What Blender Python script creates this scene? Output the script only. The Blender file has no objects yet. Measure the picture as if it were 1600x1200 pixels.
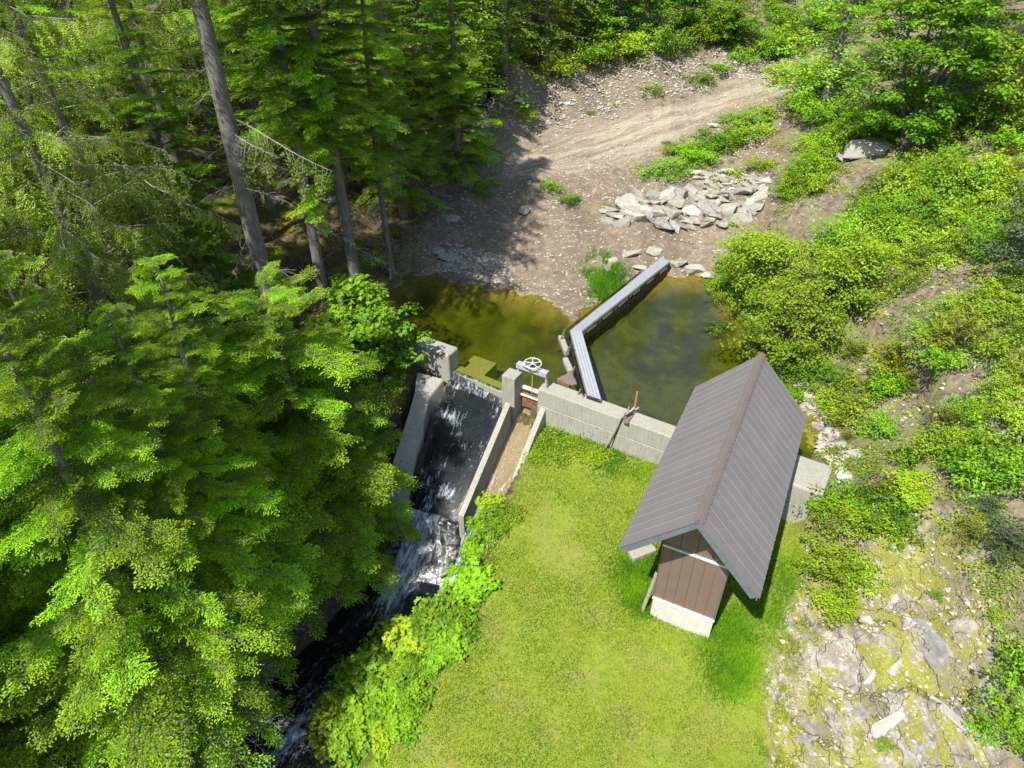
import bpy, bmesh, math, random
import numpy as np
from mathutils import Vector, Matrix, Euler
R = math.radians
# ------------------------------------------------------------------ camera, sky, sun
scn = bpy.context.scene
col = scn.collection
cd = bpy.data.cameras.new('camera'); cam = bpy.data.objects.new('camera', cd); col.objects.link(cam)
CAMZ = 15.0; PITCH = R(37.6); FPX = 1110.0
cam.location = (0, 0, CAMZ); cam.rotation_euler = (math.pi/2 - PITCH, 0, 0)
cd.sensor_width = 36; cd.lens = FPX/1600*36; cd.clip_end = 3000; cd.clip_start = 0.1
scn.camera = cam
w = bpy.data.worlds.new('World'); scn.world = w; w.use_nodes = True
wn = w.node_tree; bg = wn.nodes['Background']
sky = wn.nodes.new('ShaderNodeTexSky'); sky.sky_type = 'NISHITA'; sky.sun_disc = False
sky.sun_elevation = R(56.5); sky.sun_rotation = R(215.0); sky.altitude = 500
wn.links.new(sky.outputs[0], bg.inputs[0]); bg.inputs[1].default_value = 0.125
sl = bpy.data.lights.new('sun', 'SUN'); sl.energy = 5.0; sl.angle = R(0.5); sl.color = (1.0, 0.95, 0.86)
so = bpy.data.objects.new('sun', sl); col.objects.link(so)
SUND = Vector((0.38, 0.54, -1.0)).normalized()
so.rotation_euler = SUND.to_track_quat('-Z', 'Y').to_euler(); so.location = (-10, -14, 30)
scn.view_settings.view_transform = 'Standard'; scn.view_settings.look = 'None'
scn.view_settings.exposure = 0.78; scn.view_settings.gamma = 1; scn.view_settings.use_curve_mapping = False
scn.cycles.transparent_max_bounces = 12; scn.cycles.max_bounces = 6

# ------------------------------------------------------------------ helpers
CT, ST = math.cos(PITCH), math.sin(PITCH)
def P(px, py, z=0.0):
    """point of the place at height z that the surveyed photo position stands for"""
    u = px-800; v = py-600
    d = (u, FPX*CT - v*ST, -FPX*ST - v*CT)
    k = (z-CAMZ)/d[2]
    return Vector((d[0]*k, d[1]*k, z))
def tag(o, label=None, cat=None, group=None, kind=None):
    if label: o['label'] = label
    if cat: o['category'] = cat
    if group: o['group'] = group
    if kind: o['kind'] = kind
    return o
def mesh_np(name, V, F, mats, smooth=False, mi=None, attrs=None):
    """V (n,3); F (m,k) all faces same size"""
    V = np.asarray(V, np.float32); F = np.asarray(F, np.int32)
    me = bpy.data.meshes.new(name); k = F.shape[1]
    me.vertices.add(len(V)); me.vertices.foreach_set('co', V.ravel())
    me.loops.add(F.size); me.loops.foreach_set('vertex_index', F.ravel())
    me.polygons.add(len(F))
    me.polygons.foreach_set('loop_start', np.arange(0, F.size, k, dtype=np.int32))
    me.polygons.foreach_set('loop_total', np.full(len(F), k, np.int32))
    for m in (mats if isinstance(mats, (list, tuple)) else [mats]): me.materials.append(m)
    if mi is not None: me.polygons.foreach_set('material_index', np.asarray(mi, np.int32))
    me.polygons.foreach_set('use_smooth', np.full(len(F), smooth, bool))
    if attrs:
        for an, av in attrs.items():
            av = np.asarray(av, np.float32)
            if av.ndim == 1:
                a = me.attributes.new(an, 'FLOAT', 'POINT'); a.data.foreach_set('value', av)
            else:
                a = me.attributes.new(an, 'FLOAT_COLOR', 'POINT'); a.data.foreach_set('color', av.ravel())
    me.update(calc_edges=True); me.validate()
    return me
def obj(name, me, parent=None, loc=None, rot=None, scale=None):
    o = bpy.data.objects.new(name, me); col.objects.link(o)
    if parent: o.parent = parent
    if loc is not None: o.location = loc
    if rot is not None: o.rotation_euler = rot
    if scale is not None: o.scale = scale if hasattr(scale, '__len__') else (scale,)*3
    return o
def empty(name, loc=(0,0,0), rz=0):
    o = bpy.data.objects.new(name, None); col.objects.link(o); o.location = loc
    o.rotation_euler = (0,0,rz); o.empty_display_size = .3
    return o
def bm_obj(name, bm, mat, parent=None, smooth=False, bevel=0, loc=None, rot=None):
    me = bpy.data.meshes.new(name)
    bmesh.ops.recalc_face_normals(bm, faces=bm.faces)
    bm.to_mesh(me); bm.free()
    if mat: me.materials.append(mat)
    if smooth:
        for p in me.polygons: p.use_smooth = True
    o = obj(name, me, parent, loc, rot)
    if bevel:
        b = o.modifiers.new('bevel', 'BEVEL'); b.width = bevel; b.segments = 2; b.limit_method = 'ANGLE'
    return o
def add_hexa(bm, c8):
    """c8: bottom 4 then top 4 corners in order"""
    v = [bm.verts.new(c) for c in c8]
    for f in ((3,2,1,0),(4,5,6,7),(0,1,5,4),(1,2,6,5),(2,3,7,6),(3,0,4,7)): bm.faces.new([v[i] for i in f])
def box(bm, o, ax, ay, az):
    """box from corner o along 3 vectors"""
    o, ax, ay, az = map(Vector, (o, ax, ay, az))
    add_hexa(bm, [o, o+ax, o+ax+ay, o+ay, o+az, o+ax+az, o+ax+ay+az, o+ay+az])
def cbox(bm, c, ax, ay, az):
    c, ax, ay, az = map(Vector, (c, ax, ay, az))
    box(bm, c-ax/2-ay/2-az/2, ax, ay, az)
def bar(bm, a, b, w_, h_=None, up=(0,0,1)):
    a, b = Vector(a), Vector(b); d = b-a; h_ = h_ or w_
    s = d.cross(Vector(up))
    if s.length < 1e-5: s = d.cross(Vector((1,0,0)))
    s.normalize(); u = s.cross(d).normalized()
    box(bm, a - s*w_/2 - u*h_/2, d, s*w_, u*h_)
def tube(bm, pts, rad, n=8, cap=True):
    pts = [Vector(p) for p in pts]; rr = rad if hasattr(rad, '__len__') else [rad]*len(pts)
    rings = []
    for i, p in enumerate(pts):
        d = (pts[min(i+1, len(pts)-1)] - pts[max(i-1, 0)]).normalized()
        s = d.cross(Vector((.3,.2,1)) if abs(d.z) < .95 else Vector((1,0,0))).normalized(); u = s.cross(d)
        rings.append([bm.verts.new(p + (s*math.cos(2*math.pi*k/n) + u*math.sin(2*math.pi*k/n))*rr[i]) for k in range(n)])
    for a, b in zip(rings, rings[1:]):
        for k in range(n): bm.faces.new([a[k], a[(k+1)%n], b[(k+1)%n], b[k]])
    if cap: bm.faces.new(rings[0][::-1]); bm.faces.new(rings[-1])
def prism(bm, poly, zb, zt):
    """poly list of xy; zb, zt numbers or per-vertex lists"""
    n = len(poly); zb = zb if hasattr(zb, '__len__') else [zb]*n; zt = zt if hasattr(zt, '__len__') else [zt]*n
    b = [bm.verts.new((p[0], p[1], zb[i])) for i, p in enumerate(poly)]
    t = [bm.verts.new((p[0], p[1], zt[i])) for i, p in enumerate(poly)]
    bm.faces.new(b[::-1]); bm.faces.new(t)
    for i in range(n): bm.faces.new([b[i], b[(i+1)%n], t[(i+1)%n], t[i]])
# numpy value noise
def _hash(ix, iy, seed):
    h = (ix*374761393 + iy*668265263 + seed*1442695041) & 0xffffffff
    h = ((h ^ (h >> 13))*1274126177) & 0xffffffff
    return ((h ^ (h >> 16)) & 0xffff)/65535.0
def vnoise(x, y, seed=0):
    x = np.asarray(x, float); y = np.asarray(y, float)
    ix = np.floor(x).astype(np.int64); iy = np.floor(y).astype(np.int64)
    fx = x-ix; fy = y-iy; fx = fx*fx*(3-2*fx); fy = fy*fy*(3-2*fy)
    a = _hash(ix, iy, seed); b = _hash(ix+1, iy, seed); c = _hash(ix, iy+1, seed); d = _hash(ix+1, iy+1, seed)
    return (a*(1-fx)+b*fx)*(1-fy) + (c*(1-fx)+d*fx)*fy
def fbm(x, y, seed=0, oct=4):
    s = 0; a = .5; t = 0
    for i in range(oct):
        s = s + a*vnoise(x*2**i, y*2**i, seed+i*7); t += a; a *= .5
    return s/t
def in_poly(x, y, poly):
    x = np.asarray(x, float); y = np.asarray(y, float); r = np.zeros(x.shape, bool); n = len(poly)
    for i in range(n):
        x1, y1 = poly[i][0], poly[i][1]; x2, y2 = poly[(i+1)%n][0], poly[(i+1)%n][1]
        c = ((y1 > y) != (y2 > y)) & (x < (x2-x1)*(y-y1)/((y2-y1) or 1e-9) + x1)
        r ^= c
    return r
def seg_dist(x, y, pts, closed=False):
    """distance to polyline and interpolated parameter (index+t)"""
    best = np.full(np.shape(x), 1e9); par = np.zeros(np.shape(x)); n = len(pts)
    for i in range(n if closed else n-1):
        ax, ay = pts[i][0], pts[i][1]; bx_, by_ = pts[(i+1)%n][0], pts[(i+1)%n][1]
        dx, dy = bx_-ax, by_-ay; t = np.clip(((x-ax)*dx + (y-ay)*dy)/(dx*dx+dy*dy), 0, 1)
        d = np.hypot(x-ax-t*dx, y-ay-t*dy); m = d < best
        best = np.where(m, d, best); par = np.where(m, i+t, par)
    return best, par

# ------------------------------------------------------------------ materials
class NT:
    def __init__(s, name):
        s.m = bpy.data.materials.new(name); s.m.use_nodes = True; s.t = s.m.node_tree; s.t.nodes.clear()
        s.out = s.n('ShaderNodeOutputMaterial')
    def n(s, typ, **kw):
        nd = s.t.nodes.new(typ)
        for k, v in kw.items(): setattr(nd, k, v)
        return nd
    def l(s, a, b): s.t.links.new(a, b)
    def setin(s, nd, key, v):
        if v is None: return
        if isinstance(v, bpy.types.NodeSocket): s.l(v, nd.inputs[key])
        else: nd.inputs[key].default_value = (tuple(v)+(1,) if (hasattr(v, '__len__') and len(v) == 3 and nd.inputs[key].type == 'RGBA') else v)
    def coord(s, kind='Object', scale=(1,1,1), rot=(0,0,0)):
        if kind == 'Position': o = s.n('ShaderNodeNewGeometry').outputs['Position']
        else: o = s.n('ShaderNodeTexCoord').outputs[kind]
        mp = s.n('ShaderNodeMapping'); s.l(o, mp.inputs[0]); mp.inputs['Scale'].default_value = scale; mp.inputs['Rotation'].default_value = rot
        return mp.outputs[0]
    def remap(s, co, scale):
        mp = s.n('ShaderNodeMapping'); s.l(co, mp.inputs[0]); mp.inputs['Scale'].default_value = scale; return mp.outputs[0]
    def noise(s, co, scale, detail=4, rough=.6, dist=0):
        nd = s.n('ShaderNodeTexNoise'); s.l(co, nd.inputs['Vector']); nd.inputs['Scale'].default_value = scale
        nd.inputs['Detail'].default_value = detail; nd.inputs['Roughness'].default_value = rough; nd.inputs['Distortion'].default_value = dist
        return nd.outputs[0]
    def ramp(s, f, stops):
        nd = s.n('ShaderNodeValToRGB'); s.l(f, nd.inputs[0]); e = nd.color_ramp.elements
        while len(e) < len(stops): e.new(.5)
        for i, (p, c) in enumerate(stops):
            e[i].position = p; e[i].color = (c, c, c, 1) if not hasattr(c, '__len__') else tuple(c)+(1,)
        return nd.outputs[0]
    def mix(s, f, a, b, mode='MIX'):
        nd = s.n('ShaderNodeMix', data_type='RGBA', blend_type=mode)
        s.setin(nd, 0, f)
        for k, v in ((6, a), (7, b)):
            if isinstance(v, bpy.types.NodeSocket): s.l(v, nd.inputs[k])
            else: nd.inputs[k].default_value = tuple(v)+(1,)
        return nd.outputs[2]
    def math(s, op, a, b=None, c=None, clamp=False):
        nd = s.n('ShaderNodeMath', operation=op, use_clamp=clamp)
        for i, v in enumerate((a, b, c)):
            if v is None: continue
            if isinstance(v, bpy.types.NodeSocket): s.l(v, nd.inputs[i])
            else: nd.inputs[i].default_value = v
        return nd.outputs[0]
    def attr(s, name): return s.n('ShaderNodeAttribute', attribute_name=name)
    def rnd(s): return s.n('ShaderNodeObjectInfo').outputs['Random']
    def bump(s, h, strength=.5, dist=.02):
        nd = s.n('ShaderNodeBump'); s.l(h, nd.inputs['Height']); nd.inputs['Strength'].default_value = strength; nd.inputs['Distance'].default_value = dist
        return nd.outputs[0]
    def hsv(s, c, h=.5, sa=1., v=1.):
        nd = s.n('ShaderNodeHueSaturation'); s.setin(nd, 'Hue', h); s.setin(nd, 'Saturation', sa); s.setin(nd, 'Value', v); s.setin(nd, 'Color', c)
        return nd.outputs[0]
    def bsdf(s, color, rough=.8, metal=0, spec=.3, normal=None):
        nd = s.n('ShaderNodeBsdfPrincipled'); s.setin(nd, 'Base Color', color); s.setin(nd, 'Roughness', rough)
        s.setin(nd, 'Metallic', metal); s.setin(nd, 'Specular IOR Level', spec)
        if normal is not None: s.l(normal, nd.inputs['Normal'])
        return nd
    def done(s, sh): s.l(sh, s.out.inputs[0]); return s.m

def mat_simple(name, c1, c2, scale=6, bump=.4, rough=.8, metal=0, co='Object', sc=(1,1,1), dist=.01, var=0., spec=.3, c3=None, fine=40):
    t = NT(name); c = t.coord(co, sc); n1 = t.noise(c, scale, 6, .65); n2 = t.noise(c, fine, 3, .6)
    k = t.ramp(n1, [(.33, c1), (.66, c2)] if c3 is None else [(.28, c1), (.5, c2), (.72, c3)])
    k = t.mix(.35, k, t.ramp(n2, [(.3, tuple(x*.6 for x in c1)), (.7, c2)]))
    if var: k = t.hsv(k, v=t.math('MULTIPLY_ADD', t.rnd(), var, 1-var/2))
    h = t.math('ADD', n1, t.math('MULTIPLY', n2, .4))
    return t.done(t.bsdf(k, rough, metal, spec, t.bump(h, bump, dist)).outputs[0])

def mat_concrete(name, c=(.31,.30,.255), dark=(.14,.13,.105), moss=(.12,.13,.05), streak=True):
    t = NT(name); co = t.coord('Object'); st = t.coord('Object', (5,5,.5))
    n1 = t.noise(co, 1.6, 6, .7); n2 = t.noise(st, 3, 5, .7); n3 = t.noise(co, 45, 3, .6); n4 = t.noise(co, 9, 5, .7)
    k = t.mix(t.ramp(n1, [(.35, 0.), (.7, 1.)]), c, tuple(x*1.18 for x in c))
    k = t.mix(t.ramp(n2, [(.5, 0.), (.72, .7 if streak else .2)]), k, dark)
    k = t.mix(t.ramp(n4, [(.58, 0.), (.72, .55)]), k, moss)
    k = t.mix(.3, k, t.ramp(n3, [(.35, dark), (.6, tuple(x*1.1 for x in c))]))
    return t.done(t.bsdf(k, .9, 0, .25, t.bump(t.math('ADD', n4, n3), .5, .012)).outputs[0])

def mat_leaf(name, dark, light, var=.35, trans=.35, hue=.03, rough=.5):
    """dark to light by attribute tip: new growth on boughs, higher leaves on shrubs, hue and value vary from plant to plant"""
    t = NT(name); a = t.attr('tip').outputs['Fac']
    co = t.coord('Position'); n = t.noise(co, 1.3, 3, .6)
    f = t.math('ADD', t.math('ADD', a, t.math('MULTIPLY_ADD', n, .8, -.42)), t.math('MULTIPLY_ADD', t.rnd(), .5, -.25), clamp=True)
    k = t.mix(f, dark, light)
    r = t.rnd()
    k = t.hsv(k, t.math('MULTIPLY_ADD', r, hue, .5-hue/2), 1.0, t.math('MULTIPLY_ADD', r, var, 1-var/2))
    d = t.bsdf(k, rough, 0, .35)
    tr = t.n('ShaderNodeBsdfTranslucent'); t.l(t.hsv(k, .485, 1.1, 1.7), tr.inputs[0])
    ms = t.n('ShaderNodeMixShader'); ms.inputs[0].default_value = trans
    t.l(d.outputs[0], ms.inputs[1]); t.l(tr.outputs[0], ms.inputs[2])
    return t.done(ms.outputs[0])

M = {}
M['hemlock'] = mat_leaf('hemlock_needles', (.034,.125,.010), (.41,.61,.016), hue=.045, trans=.42)
M['cedar'] = mat_leaf('cedar_foliage', (.10,.20,.014), (.54,.64,.022), hue=.03, trans=.42)
M['maple'] = mat_leaf('maple_leaves', (.075,.21,.010), (.29,.48,.016), hue=.025, trans=.4)
M['alder'] = mat_leaf('alder_leaves', (.09,.19,.012), (.36,.47,.022), hue=.03, trans=.35)
M['yellow'] = mat_leaf('yellow_green_leaves', (.15,.26,.012), (.38,.48,.02), hue=.03)
M['olive'] = mat_leaf('olive_gold_needles', (.13,.16,.012), (.33,.32,.02), hue=.03)
M['bluish'] = mat_leaf('grey_green_needles', (.07,.12,.05), (.15,.21,.09), hue=.03)
M['redleaf'] = mat_leaf('reddish_leaves', (.16,.05,.02), (.30,.14,.03), hue=.02)
M['grass'] = mat_leaf('grass_blades', (.13,.22,.014), (.34,.38,.03), hue=0, var=0, trans=.35)
M['tallgrass'] = mat_leaf('tall_grass_blades', (.08,.24,.012), (.26,.46,.02), hue=0, var=0, trans=.4)
M['bark'] = mat_simple('grey_bark', (.09,.08,.07), (.28,.26,.235), 5, 1.0, .95, sc=(3,3,.5), dist=.04, var=.2)
M['twig'] = mat_simple('dead_twig_bark', (.13,.115,.10), (.30,.28,.25), 8, .3, .95)
M['stem'] = mat_simple('brown_stem_bark', (.06,.045,.03), (.15,.12,.09), 8, .3, .9)
M['concrete'] = mat_concrete('weathered_concrete')
M['concrete_l'] = mat_concrete('pale_concrete', (.50,.49,.44), (.25,.24,.2), (.2,.2,.1), False)
M['concrete_w'] = mat_concrete('damp_or_shaded_concrete', (.30,.29,.25), (.10,.095,.08), (.10,.09,.04))  # damp stains; its darker tone also stands in for shade on the apron
M['rock'] = mat_simple('grey_tan_rock', (.14,.125,.10), (.34,.32,.27), 3, .8, .9, dist=.03, var=.4, c3=(.42,.38,.30))
M['rock_pale'] = mat_simple('pale_quartz_rock', (.24,.22,.185), (.50,.47,.42), 3, .8, .85, dist=.03, var=.25, c3=(.36,.30,.24))
M['rock_grey'] = mat_simple('blue_grey_rock', (.13,.125,.12), (.36,.345,.32), 3, .8, .85, dist=.03, var=.3)
M['rock_moss'] = mat_simple('mossy_rock', (.10,.10,.03), (.26,.23,.15), 3, .8, .9, dist=.03, c3=(.16,.18,.03))
M['roof'] = mat_simple('brown_grey_painted_metal', (.165,.152,.154), (.195,.180,.183), 1.2, .08, .6, .0, dist=.004, spec=.3, fine=90, var=.08)
M['roofcap'] = mat_simple('brown_ridge_metal', (.17,.135,.13), (.20,.165,.155), 2, .08, .45, dist=.004, spec=.5)
M['wallmetal'] = mat_simple('brown_wall_metal', (.16,.112,.09), (.185,.13,.105), 2, .05, .5, dist=.003, spec=.4, var=.05)
M['fascia'] = mat_simple('blue_grey_fascia_paint', (.10,.12,.145), (.14,.165,.19), 5, .1, .6, dist=.003)
M['white'] = mat_simple('white_trim_paint', (.6,.6,.58), (.78,.78,.76), 8, .1, .5, dist=.003)
M['osb'] = mat_simple('roof_sheathing_wood', (.12,.08,.05), (.2,.15,.10), 12, .2, .9)
M['galv'] = mat_simple('galvanised_metal', (.33,.36,.40), (.46,.49,.53), 10, .1, .5, .2, dist=.003, spec=.5)
M['wheel'] = mat_simple('galvanised_handwheel', (.5,.52,.53), (.66,.68,.68), 14, .1, .5, .3, dist=.003)
M['black'] = mat_simple('black_plastic_mesh', (.012,.012,.013), (.03,.03,.032), 10, .2, .6)
M['rust'] = mat_simple('rusty_steel', (.10,.035,.015), (.30,.13,.06), 9, .5, .85, dist=.004)
M['rustbrown'] = mat_simple('dull_brown_steel', (.10,.075,.06), (.22,.17,.145), 9, .4, .85, dist=.004)
M['board'] = mat_simple('dark_wet_boards', (.03,.025,.016), (.10,.075,.045), 4, .5, .6, sc=(1,1,6), dist=.01, var=.4)
M['plank'] = mat_simple('weathered_grey_plank', (.22,.18,.13), (.46,.41,.33), 4, .5, .9, sc=(1,1,6), dist=.01)
M['orange'] = mat_simple('orange_rod', (.5,.17,.03), (.6,.25,.06), 8, .1, .6)
M['handle'] = mat_simple('worn_tool_handle', (.08,.06,.04), (.22,.16,.10), 8, .3, .8)
M['litter'] = mat_simple('gravel_stones', (.22,.19,.155), (.50,.46,.40), 2, .4, .9, co='Position')

# ------------------------------------------------------------------ terrain height
DAM_A = Vector((.85, 18.62)); DAM_D = Vector((.857, -.515)); DAM_N = Vector((.515, .857))
ctl = []
def C(px, py, z): p = P(px, py, z); ctl.append((p.x, p.y, z))
for a in [ # lawn and its left edge
  (855,662,-1.0),(930,690,-.92),(1020,725,-.85),(1100,760,-1.0),(1240,822,-1.15),(820,740,-1.5),(900,800,-1.4),(960,870,-1.5),(1020,958,-1.66),
  (1108,1000,-1.68),(1150,900,-1.3),(1200,900,-1.35),(1210,1000,-1.5),(780,830,-1.85),(765,900,-2.0),(740,980,-2.2),(900,1000,-1.95),(900,1190,-2.4),
  (1050,1100,-2.1),(1180,1180,-2.2),(650,1120,-2.5),(600,1190,-2.6),
  # right rock slope
  (1260,870,-.9),(1300,800,.1),(1250,960,-1.0),(1240,1080,-1.5),(1240,1190,-1.9),(1330,960,-.3),(1420,860,.9),(1500,760,1.9),(1600,740,3.0),
  (1420,1000,.1),(1520,900,1.5),(1600,900,2.1),(1420,1190,-.8),(1600,1050,1.4),(1600,1190,.6),(1310,1100,-1.0),
  # right hillside with shrubs
  (1300,740,.5),(1270,640,.6),(1340,640,1.4),(1450,650,2.3),(1600,600,3.8),(1240,520,.5),(1350,500,2.0),(1480,480,3.3),(1600,450,4.7),(1170,430,.6),
  (1260,380,1.9),(1380,360,3.4),(1500,340,4.4),(1600,300,5.4),(1220,300,2.3),(1330,270,3.7),(1450,240,4.8),(1600,190,6.3),
  # bank between pond and road
  (690,432,.1),(760,440,.15),(850,430,.25),(950,400,.6),(1040,405,.6),(1100,400,.7),(760,370,.9),(880,350,1.3),(1000,350,1.2),(1100,350,1.4),(1180,340,1.7),
  (1000,290,1.9),(1180,270,2.3),(1200,240,2.7),(700,300,1.5),(820,280,2.1),
  # road and the bank above it
  (720,235,2.2),(850,225,2.4),(950,205,2.7),(1080,175,3.1),(1200,140,3.6),(1180,210,3.0),(1290,100,4.4),
  (850,185,3.2),(950,160,3.5),(1080,130,4.0),(760,180,3.0),(900,110,5.2),(1020,85,5.6),(1130,60,5.6),(1180,18,6.4),(1240,60,5.2),(1350,110,5.2),(1500,100,7.2),(1600,60,8.5),
  (700,90,5.5),(800,60,7.0),
  # forest floor, left
  (640,430,.6),(560,455,1.0),(500,470,1.2),(450,600,-.1),(430,430,1.6),(340,430,1.9),(620,520,.2),(640,560,.1),(430,330,2.5),(520,300,2.6),
  (300,220,4.5),(600,250,2.5),(560,700,-2.0),(480,800,-3.0),(400,860,-3.2),(300,700,-1.2),(200,500,1.0),(100,400,2.6),(0,300,4.2),(0,600,0.6),(150,750,-1.2),
  (0,800,-1.0),(200,900,-2.8),(300,1000,-3.9),(150,1050,-3.0),(0,1000,-2.0),(200,1190,-4.2),(0,1190,-3.0)]: C(*a)
ctl += [(-35,10,3),(-40,30,9),(-30,60,16),(-10,75,14),(10,75,11),(30,75,15),(40,45,15),(35,20,9),(30,5,5),(15,0,0),(0,0,-3),(-8,0,-6.3),(-20,0,-3),
        (0,-30,-6),(-40,-30,2),(40,-30,8),(-120,50,40),(120,50,45),(0,160,25),(-90,160,40),(90,160,45),(-120,-80,10),(120,-80,20),(0,-120,-8)]
ctl = np.array(ctl)
def _rbf_fit():
    d = np.hypot(ctl[:,0][:,None]-ctl[:,0][None], ctl[:,1][:,None]-ctl[:,1][None])
    n = len(ctl); A = np.zeros((n+3, n+3)); A[:n,:n] = -d - .25*np.eye(n)*-1
    A[:n,n] = 1; A[:n,n+1] = ctl[:,0]; A[:n,n+2] = ctl[:,1]; A[n:,:n] = A[:n,n:].T
    return np.linalg.solve(A, np.r_[ctl[:,2], 0,0,0])
RW = _rbf_fit()
def base_h(x, y):
    x = np.asarray(x, float).ravel(); y = np.asarray(y, float).ravel(); out = np.empty(x.shape)
    for i in range(0, len(x), 20000):
        xs, ys = x[i:i+20000], y[i:i+20000]
        d = np.hypot(xs[:,None]-ctl[:,0][None], ys[:,None]-ctl[:,1][None])
        out[i:i+20000] = -d@RW[:len(ctl)] + RW[-3] + RW[-2]*xs + RW[-1]*ys
    return out
pond_px = [(575,500),(602,458),(640,428),(690,430),(720,444),(800,456),(840,462),(868,484),(893,508),(905,496),(925,470),(960,452),(1000,436),(1040,432),(1100,430),(1140,440),(1175,500),(1200,560),(1250,610),(1285,670)]
_p = [P(a, b, 0) for a, b in pond_px]; pond = []
for _i in range(len(_p)-1):
    for _k in range(6):
        _v = _p[_i].lerp(_p[_i+1], _k/6); _n = .22*math.sin(_v.x*5.1+_v.y*2.3) + .14*math.sin(_v.x*9.7-_v.y*7.1); _d = (_p[_i+1]-_p[_i]).normalized(); pond.append((_v.x - _d.y*_n*.8, _v.y + _d.x*_n*.8))
pond.append(tuple(_p[-1].xy))
NSH = len(pond); _e = DAM_A + DAM_D*8.6
_e = _e + DAM_N*.3; _f = DAM_A + DAM_N*.3
pond += [(_e.x, _e.y), (_f.x, _f.y), (.1, 19.1), tuple(P(786,612,-.04).xy), tuple(P(704,578,-.04).xy), (-3.6, 21.0)]
creek = [(P(640,890,-4.0).x+.1, P(640,890,-4.0).y+1.6, -3.6), tuple(P(625,900,-4.2)), tuple(P(600,960,-4.6)), tuple(P(560,1015,-5.0)), tuple(P(500,1090,-5.3)), tuple(P(430,1190,-5.6)), (-7.4, 5.0, -6.2), (-9, -2, -6.8), (-12,-14,-7.5)]
creek_w = [1.5,1.5,1.4,1.6,1.9,2.1,2.2,2.2,2.4]
# spillway frame
CH = dict(A=P(703,600,-.55), B=P(788,628,-.55), C_=P(641,795,-2.9), D=P(717,817,-2.9))
CH2 = dict(A=P(806,632,-.7), B=P(845,640,-.7), C_=P(728,818,-2.9), D=P(790,790,-2.6))
spill_poly = [P(640,575,0), P(700,590,0), P(850,630,0), P(852,650,-.7), P(792,800,-2.6), P(716,830,-2.9), P(625,800,-2.9), P(596,750,-1.8), P(615,640,-.6)]
spill_poly = [(p.x, p.y) for p in spill_poly]
plunge_poly = [(p.x, p.y) for p in (P(625,795,-2.9), P(716,812,-2.9), P(765,818,-2.6), P(748,880,-3.6), P(690,930,-4.2), P(590,930,-4.2), P(570,850,-3.8))]
def height(x, y, rough=True):
    x = np.asarray(x, float); sh = x.shape; x = x.ravel(); y = np.asarray(y, float).ravel()
    z = base_h(x, y)
    if rough:
        near = np.clip((60-np.hypot(x, y-20))/20, 0, 1)
        lawn = in_poly(x, y, LAWN)
        rk = in_poly(x, y, ROCK); dl, _ = seg_dist(x, y, ROCK, True); rkw = np.where(rk, np.clip(dl/.6, 0, 1), 0)
        z = z + np.where(lawn, .04, .40)*(fbm(x*.9, y*.9, 3)-.5) + np.where(lawn, .02, .15)*(fbm(x*3.5, y*3.5, 9, 3)-.5)*near
        # bedrock ledges, running down the slope
        u = x*.86 + y*.5; v_ = -x*.5 + y*.86
        led = fbm(u*1.2, v_*.5, 21, 3)*3.2; led = np.floor(led*2)/2 + np.clip((led*2-np.floor(led*2))*3-2, 0, 1)*.5
        z = z + rkw*(.62*(led-1.6) + .20*(fbm(x*4, y*4, 31, 4)-.5))
    # creek
    d, t = seg_dist(x, y, creek)
    zi = np.interp(t, range(len(creek)), [c[2] for c in creek]); wi = np.interp(t, range(len(creek)), creek_w)
    bed = zi - .35 + .5*(fbm(x*1.7, y*1.7, 5, 3)-.3)*(.6 if rough else 0)
    z = np.minimum(z, bed + np.maximum(0, d-wi*.75)*1.35)
    pl = in_poly(x, y, plunge_poly); dp, _ = seg_dist(x, y, plunge_poly, True)
    zpl = np.interp(y, [12.5, 14.2, 15.6, 16.4], [-4.9, -4.4, -3.9, -3.6]) + .5*(fbm(x*1.6, y*1.6, 15, 3)-.5)
    z = np.where(pl, np.minimum(z, zpl), z)
    sp = in_poly(x, y, spill_poly); ds, _ = seg_dist(x, y, spill_poly, True)
    zs = np.interp(-(x*-.515 + y*-.857), [14.5, 15.2, 18.3, 19.5], [-4.0, -3.7, -1.4, -1.2])
    z = np.where(sp & (ds > .08), np.minimum(z, zs), z)
    # pond basin and its shore
    ip = in_poly(x, y, pond); dd, _ = seg_dist(x, y, pond, True); ds_, _ = seg_dist(x, y, pond[:NSH])
    zb = -np.minimum(1.0, .03 + .30*ds_) + .12*(fbm(x*1.3, y*1.3, 12, 3)-.5)*np.clip(dd, 0, 1)
    up = (x-DAM_A.x)*DAM_N.x + (y-DAM_A.y)*DAM_N.y
    z = np.where((ip | ((up > .02) & (up < .8) & (dd < .8) & (x > -3))) & (up > .15), np.minimum(z, np.minimum(zb, -.05)), z)
    z = np.where(~ip & (up > .15) & (dd < 2.5), np.minimum(z, .05+.55*dd), z)
    z = np.where(~ip & (up > .15) & (dd < 1.2) & (np.abs(x-2) < 8), np.maximum(z, .02+.12*dd), z)
    return z.reshape(sh)
LAWN = ROCK = []
def G(px, py, rough=False):
    """where the line of sight meets the terrain"""
    u = px-800; v = py-600
    d = np.array((u, FPX*CT - v*ST, -FPX*ST - v*CT)); d /= np.linalg.norm(d)
    t = np.concatenate([np.arange(8, 60, .1), np.arange(60, 160, .5)])
    h = height(d[0]*t, d[1]*t, rough); zz = CAMZ + d[2]*t
    i = np.argmax(zz < h); i = i if (zz < h).any() else len(t)-1
    return Vector((d[0]*t[i], d[1]*t[i], float(h[i])))
def GP(l): return [tuple(G(a, b).xy) for a, b in l]
def H1(x, y): return float(height(np.array([x]), np.array([y]))[0])
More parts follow.
